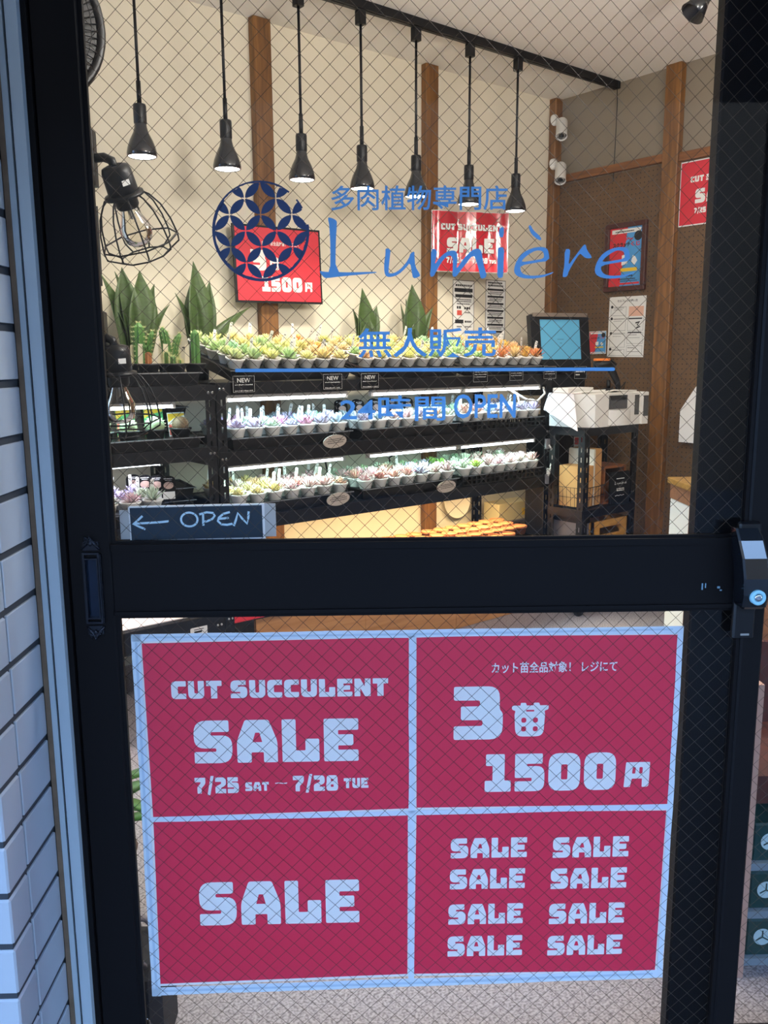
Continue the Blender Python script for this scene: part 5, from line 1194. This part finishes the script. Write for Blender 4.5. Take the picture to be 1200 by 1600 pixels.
b.box(-Wc,Wc,-Dc,-Dc+.012,.012,Hc-.075); b.box(-Wc,Wc,-Dc,-Dc+.012,Hc-.035,Hc); b.box(-Wc,-.09,-Dc,-Dc+.012,Hc-.075,Hc-.035); b.box(.09,Wc,-Dc,-Dc+.012,Hc-.075,Hc-.035); b.build('crate_body', M_cr3, wc)

# plug board and cable at the rack's end post
pb = thing('plug_board', 'grey plug board with white cable on the rack end post', 'socket', (3.375, RV-.004, .74))
b = MB(); b.bbox(-.02,.02,-.014,.0,.10,.15,.003); b.bbox(-.012,.012,-.012,0,-.08,-.03,.003); b.build('housing', mat('grey_plastic','#77777C',.5), pb)
b = MB(); b.tube([(0,-.012,.12),(.012,-.02,.10),(.018,-.022,.05),(.006,-.018,-.01),(0,-.014,-.04)], .0045, 8); b.bbox(-.008,.008,-.022,-.006,-.03,.0,.003); b.build('cable', M_white, pb)
cbl = MB(); cbl.tube([(3.335,RV-.005,1.150),(3.33,RV-.02,1.12),(3.28,RV-.02,1.085),(3.22,RV+.01,1.095),(3.14,RV+.06,1.15)], .005, 8); tag(cbl.build('lamp_cable', M_white, loc=(0,0,0)), 'white cable looping below the LED tube at the register end', 'cable')
for k,(x0_,x1_,z0_,z1_) in enumerate(((1.93,1.86,.885,.74),(2.30,2.38,.885,.72),(2.86,2.78,.885,.70))):
    c_ = MB(); c_.tube([(x0_,3.30,z0_),(x0_+(x1_-x0_)*.3,3.38,z0_-.05),(x1_,3.415,(z0_+z1_)/2),(x1_+.02,3.42,z1_)], .004, 6)
    tag(c_.build('lamp_cable', M_blackp), 'black cable down the wall behind the third shelf, %s from the wide post' % ordw[k], 'cable', 'black cables behind the third shelf')
rt_ = MB(); rt_.x = Matrix.Translation((3.27, 3.43, .515)) @ Matrix.Rotation(PI/2-.08,4,'X'); rt_.lathe([(.0001,0),(.085,0),(.097,.014),(.100,.014),(.088,-.004),(.0001,-.004)], 40)
tag(rt_.build('round_tray', mat('cream_enamel','#EDE4D2',.4)), 'round cream tray leaning on the wall above the terracotta pots', 'tray')
# small black fan and boxes seen through the rack end
ff = thing('desk_fan', 'small black desk fan on the third shelf at the register end', 'fan', (3.215, 3.30, .740), (0,0,math.radians(25)))
ff.location = (3.245, 3.335, Z3)
b = MB(); b.lathe([(.05,0),(.05,.012),(.012,.02)], 18); b.tube([(0,0,.015),(0,.01,.11)], .010, 8); b.build('base', M_blackp, ff)
b = MB(); b.x = Matrix.Translation((0,-.01,.13)) @ Matrix.Rotation(PI/2,4,'X')
for q in range(12): a = 2*PI*q/12; b.tube([(.015*math.cos(a),.015*math.sin(a),.035),(.06*math.cos(a+.2),.06*math.sin(a+.2),.03),(.075*math.cos(a+.3),.075*math.sin(a+.3),0),(.05*math.cos(a+.3),.05*math.sin(a+.3),-.035)], .0018, 4)
for rr_,zz in ((.075,0),(.055,.031),(.03,.035)): b.tube([(rr_*math.cos(2*PI*k/24),rr_*math.sin(2*PI*k/24),zz) for k in range(24)], .002, 5, closed=True)
b.lathe([(.0001,.036),(.016,.034),(.018,-.03),(.0001,-.05)], 14); b.build('cage', M_blackp, ff)
bx2 = thing('parts_box', 'cream cardboard box with a yellow sticker behind the terracotta pots', 'box', (3.588, 3.33, .391))
b = MB(); b.bbox(-.14,.14,-.06,.06,.0,.10,.003); b.build('carton', mat('cream_card','#D9C89A',.8), bx2); b = MB(); b.box(.05,.11,-.0615,-.06,.02,.06); b.build('sticker', M_pky, bx2)
lg = thing('low_stand', 'low grey steel stand under the cream box in the corner', 'stand', (3.588, 3.33, 0)); b = MB(); b.box(-.17,.17,-.08,.08,.375,.39); b.build('top', MATS['grey_steel'], lg)
for sx in (-.16,.16):
    for sy in (-.07,.07): b = MB(); b.box(sx-.01,sx+.01,sy-.01,sy+.01,0,.375); b.build('leg', MATS['grey_steel'], lg)

# ------------------------------------------------------------------ side of the shop: counter, white hood, frame, leaning board
M_ctop = wood('counter_top','#8E6428','#B38A45',(2,10,10)); M_capr = wood('counter_apron','#7A5238','#9A6C4A',(2,10,10))
ctr = thing('wooden_counter', 'wooden counter with a white side panel, its corner beside the dark door stile', 'table', D(1.414, 3.90), (0,0,TH))
b = MB(); b.bbox(-.012,.60,-1.0,.0,.725,.750,.003); b.build('top', M_ctop, ctr)
b = MB(); b.box(.0,.59,-.99,-.01,.655,.725); b.build('apron', M_capr, ctr)
for x_,y_ in ((.025,-.275),(.565,-.035),(.025,-.965),(.565,-.965)): b = MB(); b.box(x_-.025,x_+.025,y_-.025,y_+.025,0,.655); b.build('leg', M_capr, ctr)
b = MB(); b.bbox(.004,.016,-.245,-.008,.04,.652,.002); b.build('side_panel', M_white, ctr)
pf = thing('display_case', 'small white-edged display box standing on the wooden counter', 'box', D(1.505, 3.86, .7505), (0,0,TH))
b = MB(); b.box(0,.016,-.12,0,0,.132); b.box(.204,.22,-.12,0,0,.132); b.box(.016,.204,-.12,0,.116,.132); b.box(.016,.204,-.12,0,0,.012); b.build('frame', M_white, pf); b = MB(); b.box(.016,.204,-.02,-.01,.012,.116); b.build('back_panel', M_dg, pf)
b = MB(); b.x = Matrix.Rotation(PI/2,4,'Y').inverted() if False else Matrix(); lp = [(2.52,.858),(2.52,1.022),(2.44,1.142),(2.20,1.36),(2.20,.858)]
vs = [(RW-.009,y,z) for y,z in lp]+[(RW-.055,y,z) for y,z in lp]
b.add(vs, [tuple(range(5)), tuple(range(9,4,-1))]+[(i,(i+1)%5,5+(i+1)%5,5+i)[::-1] for i in range(5)])
tag(b.build('wall_panel_box', M_white), 'white slant-topped box fixed to the pegboard above the counter', 'box')

# ------------------------------------------------------------------ shelf behind the second door leaf
M_pink = mat('pinkish_timber','#B58E7C',.7,var=.1,scale=6,stretch=(6,6,1)); M_bottle = mat('dark_green_box','#123A38',.4); M_shelfg = mat('grey_shelf','#6F7F8A',.6)
dr = thing('drink_shelf', 'low timber shelf of dark green boxes behind the second door leaf', 'shelf', D(.766, 1.60), (0,0,TH))
b = MB(); b.box(0,.026,0,.026,0,.655); b.build('post', M_pink, dr); b = MB(); b.box(.44,.466,0,.026,0,.655); b.build('post', M_pink, dr)
b = MB(); b.box(0,.466,.26,.275,0,.655); b.build('back_panel', M_darkw, dr)
for z_ in (.045,.155,.265): b = MB(); b.box(.026,.44,.0,.26,z_-.016,z_); b.build('shelf_board', M_shelfg, dr)
b = MB(); b.box(.026,.44,.0,.26,.40,.46); b.build('top_board', M_darkw, dr)
for lv,z_ in enumerate((.045,.155,.265)):
    for k in range(2):
        o = thing('lidded_box', 'dark green box with round white emblem, %s, %s board behind second leaf' % (['next to the post','farther from the post'][k], ['lowest','middle','upper'][lv]), 'box', D(.766+.035+.105*k, 1.61, z_+.0005) if False else D(.766+.032+.105*k, 1.612, z_+.0005), (0,0,TH), 'green boxes behind the second door leaf')
        b = MB(); b.bbox(0,.098,0,.20,0,.082,.004); b.build('box_body', M_bottle, o)
        b = MB(); b.x = Matrix.Translation((.035,-.0004,.042)) @ Matrix.Rotation(PI/2,4,'X'); b.prism([(.019*math.cos(2*PI*q/20),.019*math.sin(2*PI*q/20)) for q in range(20)], 0, .0006, 0)
        for a_ in (90,210,330): c_,s_ = math.cos(math.radians(a_)), math.sin(math.radians(a_)); b.prism([(-s_*.0015,c_*.0015),(s_*.0015,-c_*.0015),(s_*.0015+c_*.015,-c_*.0015+s_*.015),(-s_*.0015+c_*.015,c_*.0015+s_*.015)], .0006, .0010, 1)
        b.build('emblem', [mat('pale_emblem','#A9C4C8',.6), M_bottle], o)

# ------------------------------------------------------------------ things on the floor just inside, beside the jamb
bgx = thing('tote_bag', 'black bag with grey handles on the floor just inside the jamb', 'bag', D(-.475, 1.46), (0,0,TH))
b = MB(); b.bbox(-.10,.088,-.05,.10,0,.195,.02); b.build('bag_body', mat('black_cloth','#232226',.8,var=.3,scale=30), bgx)
for yy in (-.03,.07): b = MB(); b.tube([(-.05,yy,.19),(-.04,yy-.01,.225),(.0,yy-.015,.235),(.04,yy-.01,.225),(.06,yy,.19)], .006, 8); b.build('handle', mat('grey_strap','#77727A',.7), bgx)
b = MB(); b.x = Matrix.Translation((.055,-.051,.09)) @ Matrix.Rotation(PI/2,4,'X'); b.tube([(.012*math.cos(2*PI*q/16),.012*math.sin(2*PI*q/16),0) for q in range(16)], .002, 5, closed=True); b.build('ring', MATS['chrome'], bgx)
fp = thing('floor_plant', 'small leafy plant in a brown pot on the floor inside the jamb', 'plant', D(-.64, 1.93), (0,0,TH))
b = MB(); b.lathe([(.0001,0),(.06,0),(.075,.12),(.078,.125),(.07,.125),(.068,.11)], 20); b.build('pot', mat('brown_pot','#5B3A30',.6), fp); b = MB(); b.lathe([(.069,.108),(.0001,.112)], 14); b.build('soil', M_soil, fp)
for k in range(11):
    b = MB(); az = k*2.4; e = .7+.09*(k%5); q = Vector((math.cos(az),math.sin(az),0)); P0 = Vector((0,0,.11)); P1 = P0+q*.045+Vector((0,0,.09+.012*k)); b.tube([tuple(P0),tuple((P0+P1)/2+Vector((0,0,.02))),tuple(P1)], .0025, 5, 0); leafmesh(b, .11, .05, .004, az, .35, tuple(P1), -.7, m=0); b.build('leaf', mat('house_leaf','#4C7F38',.45,var=.2), fp)
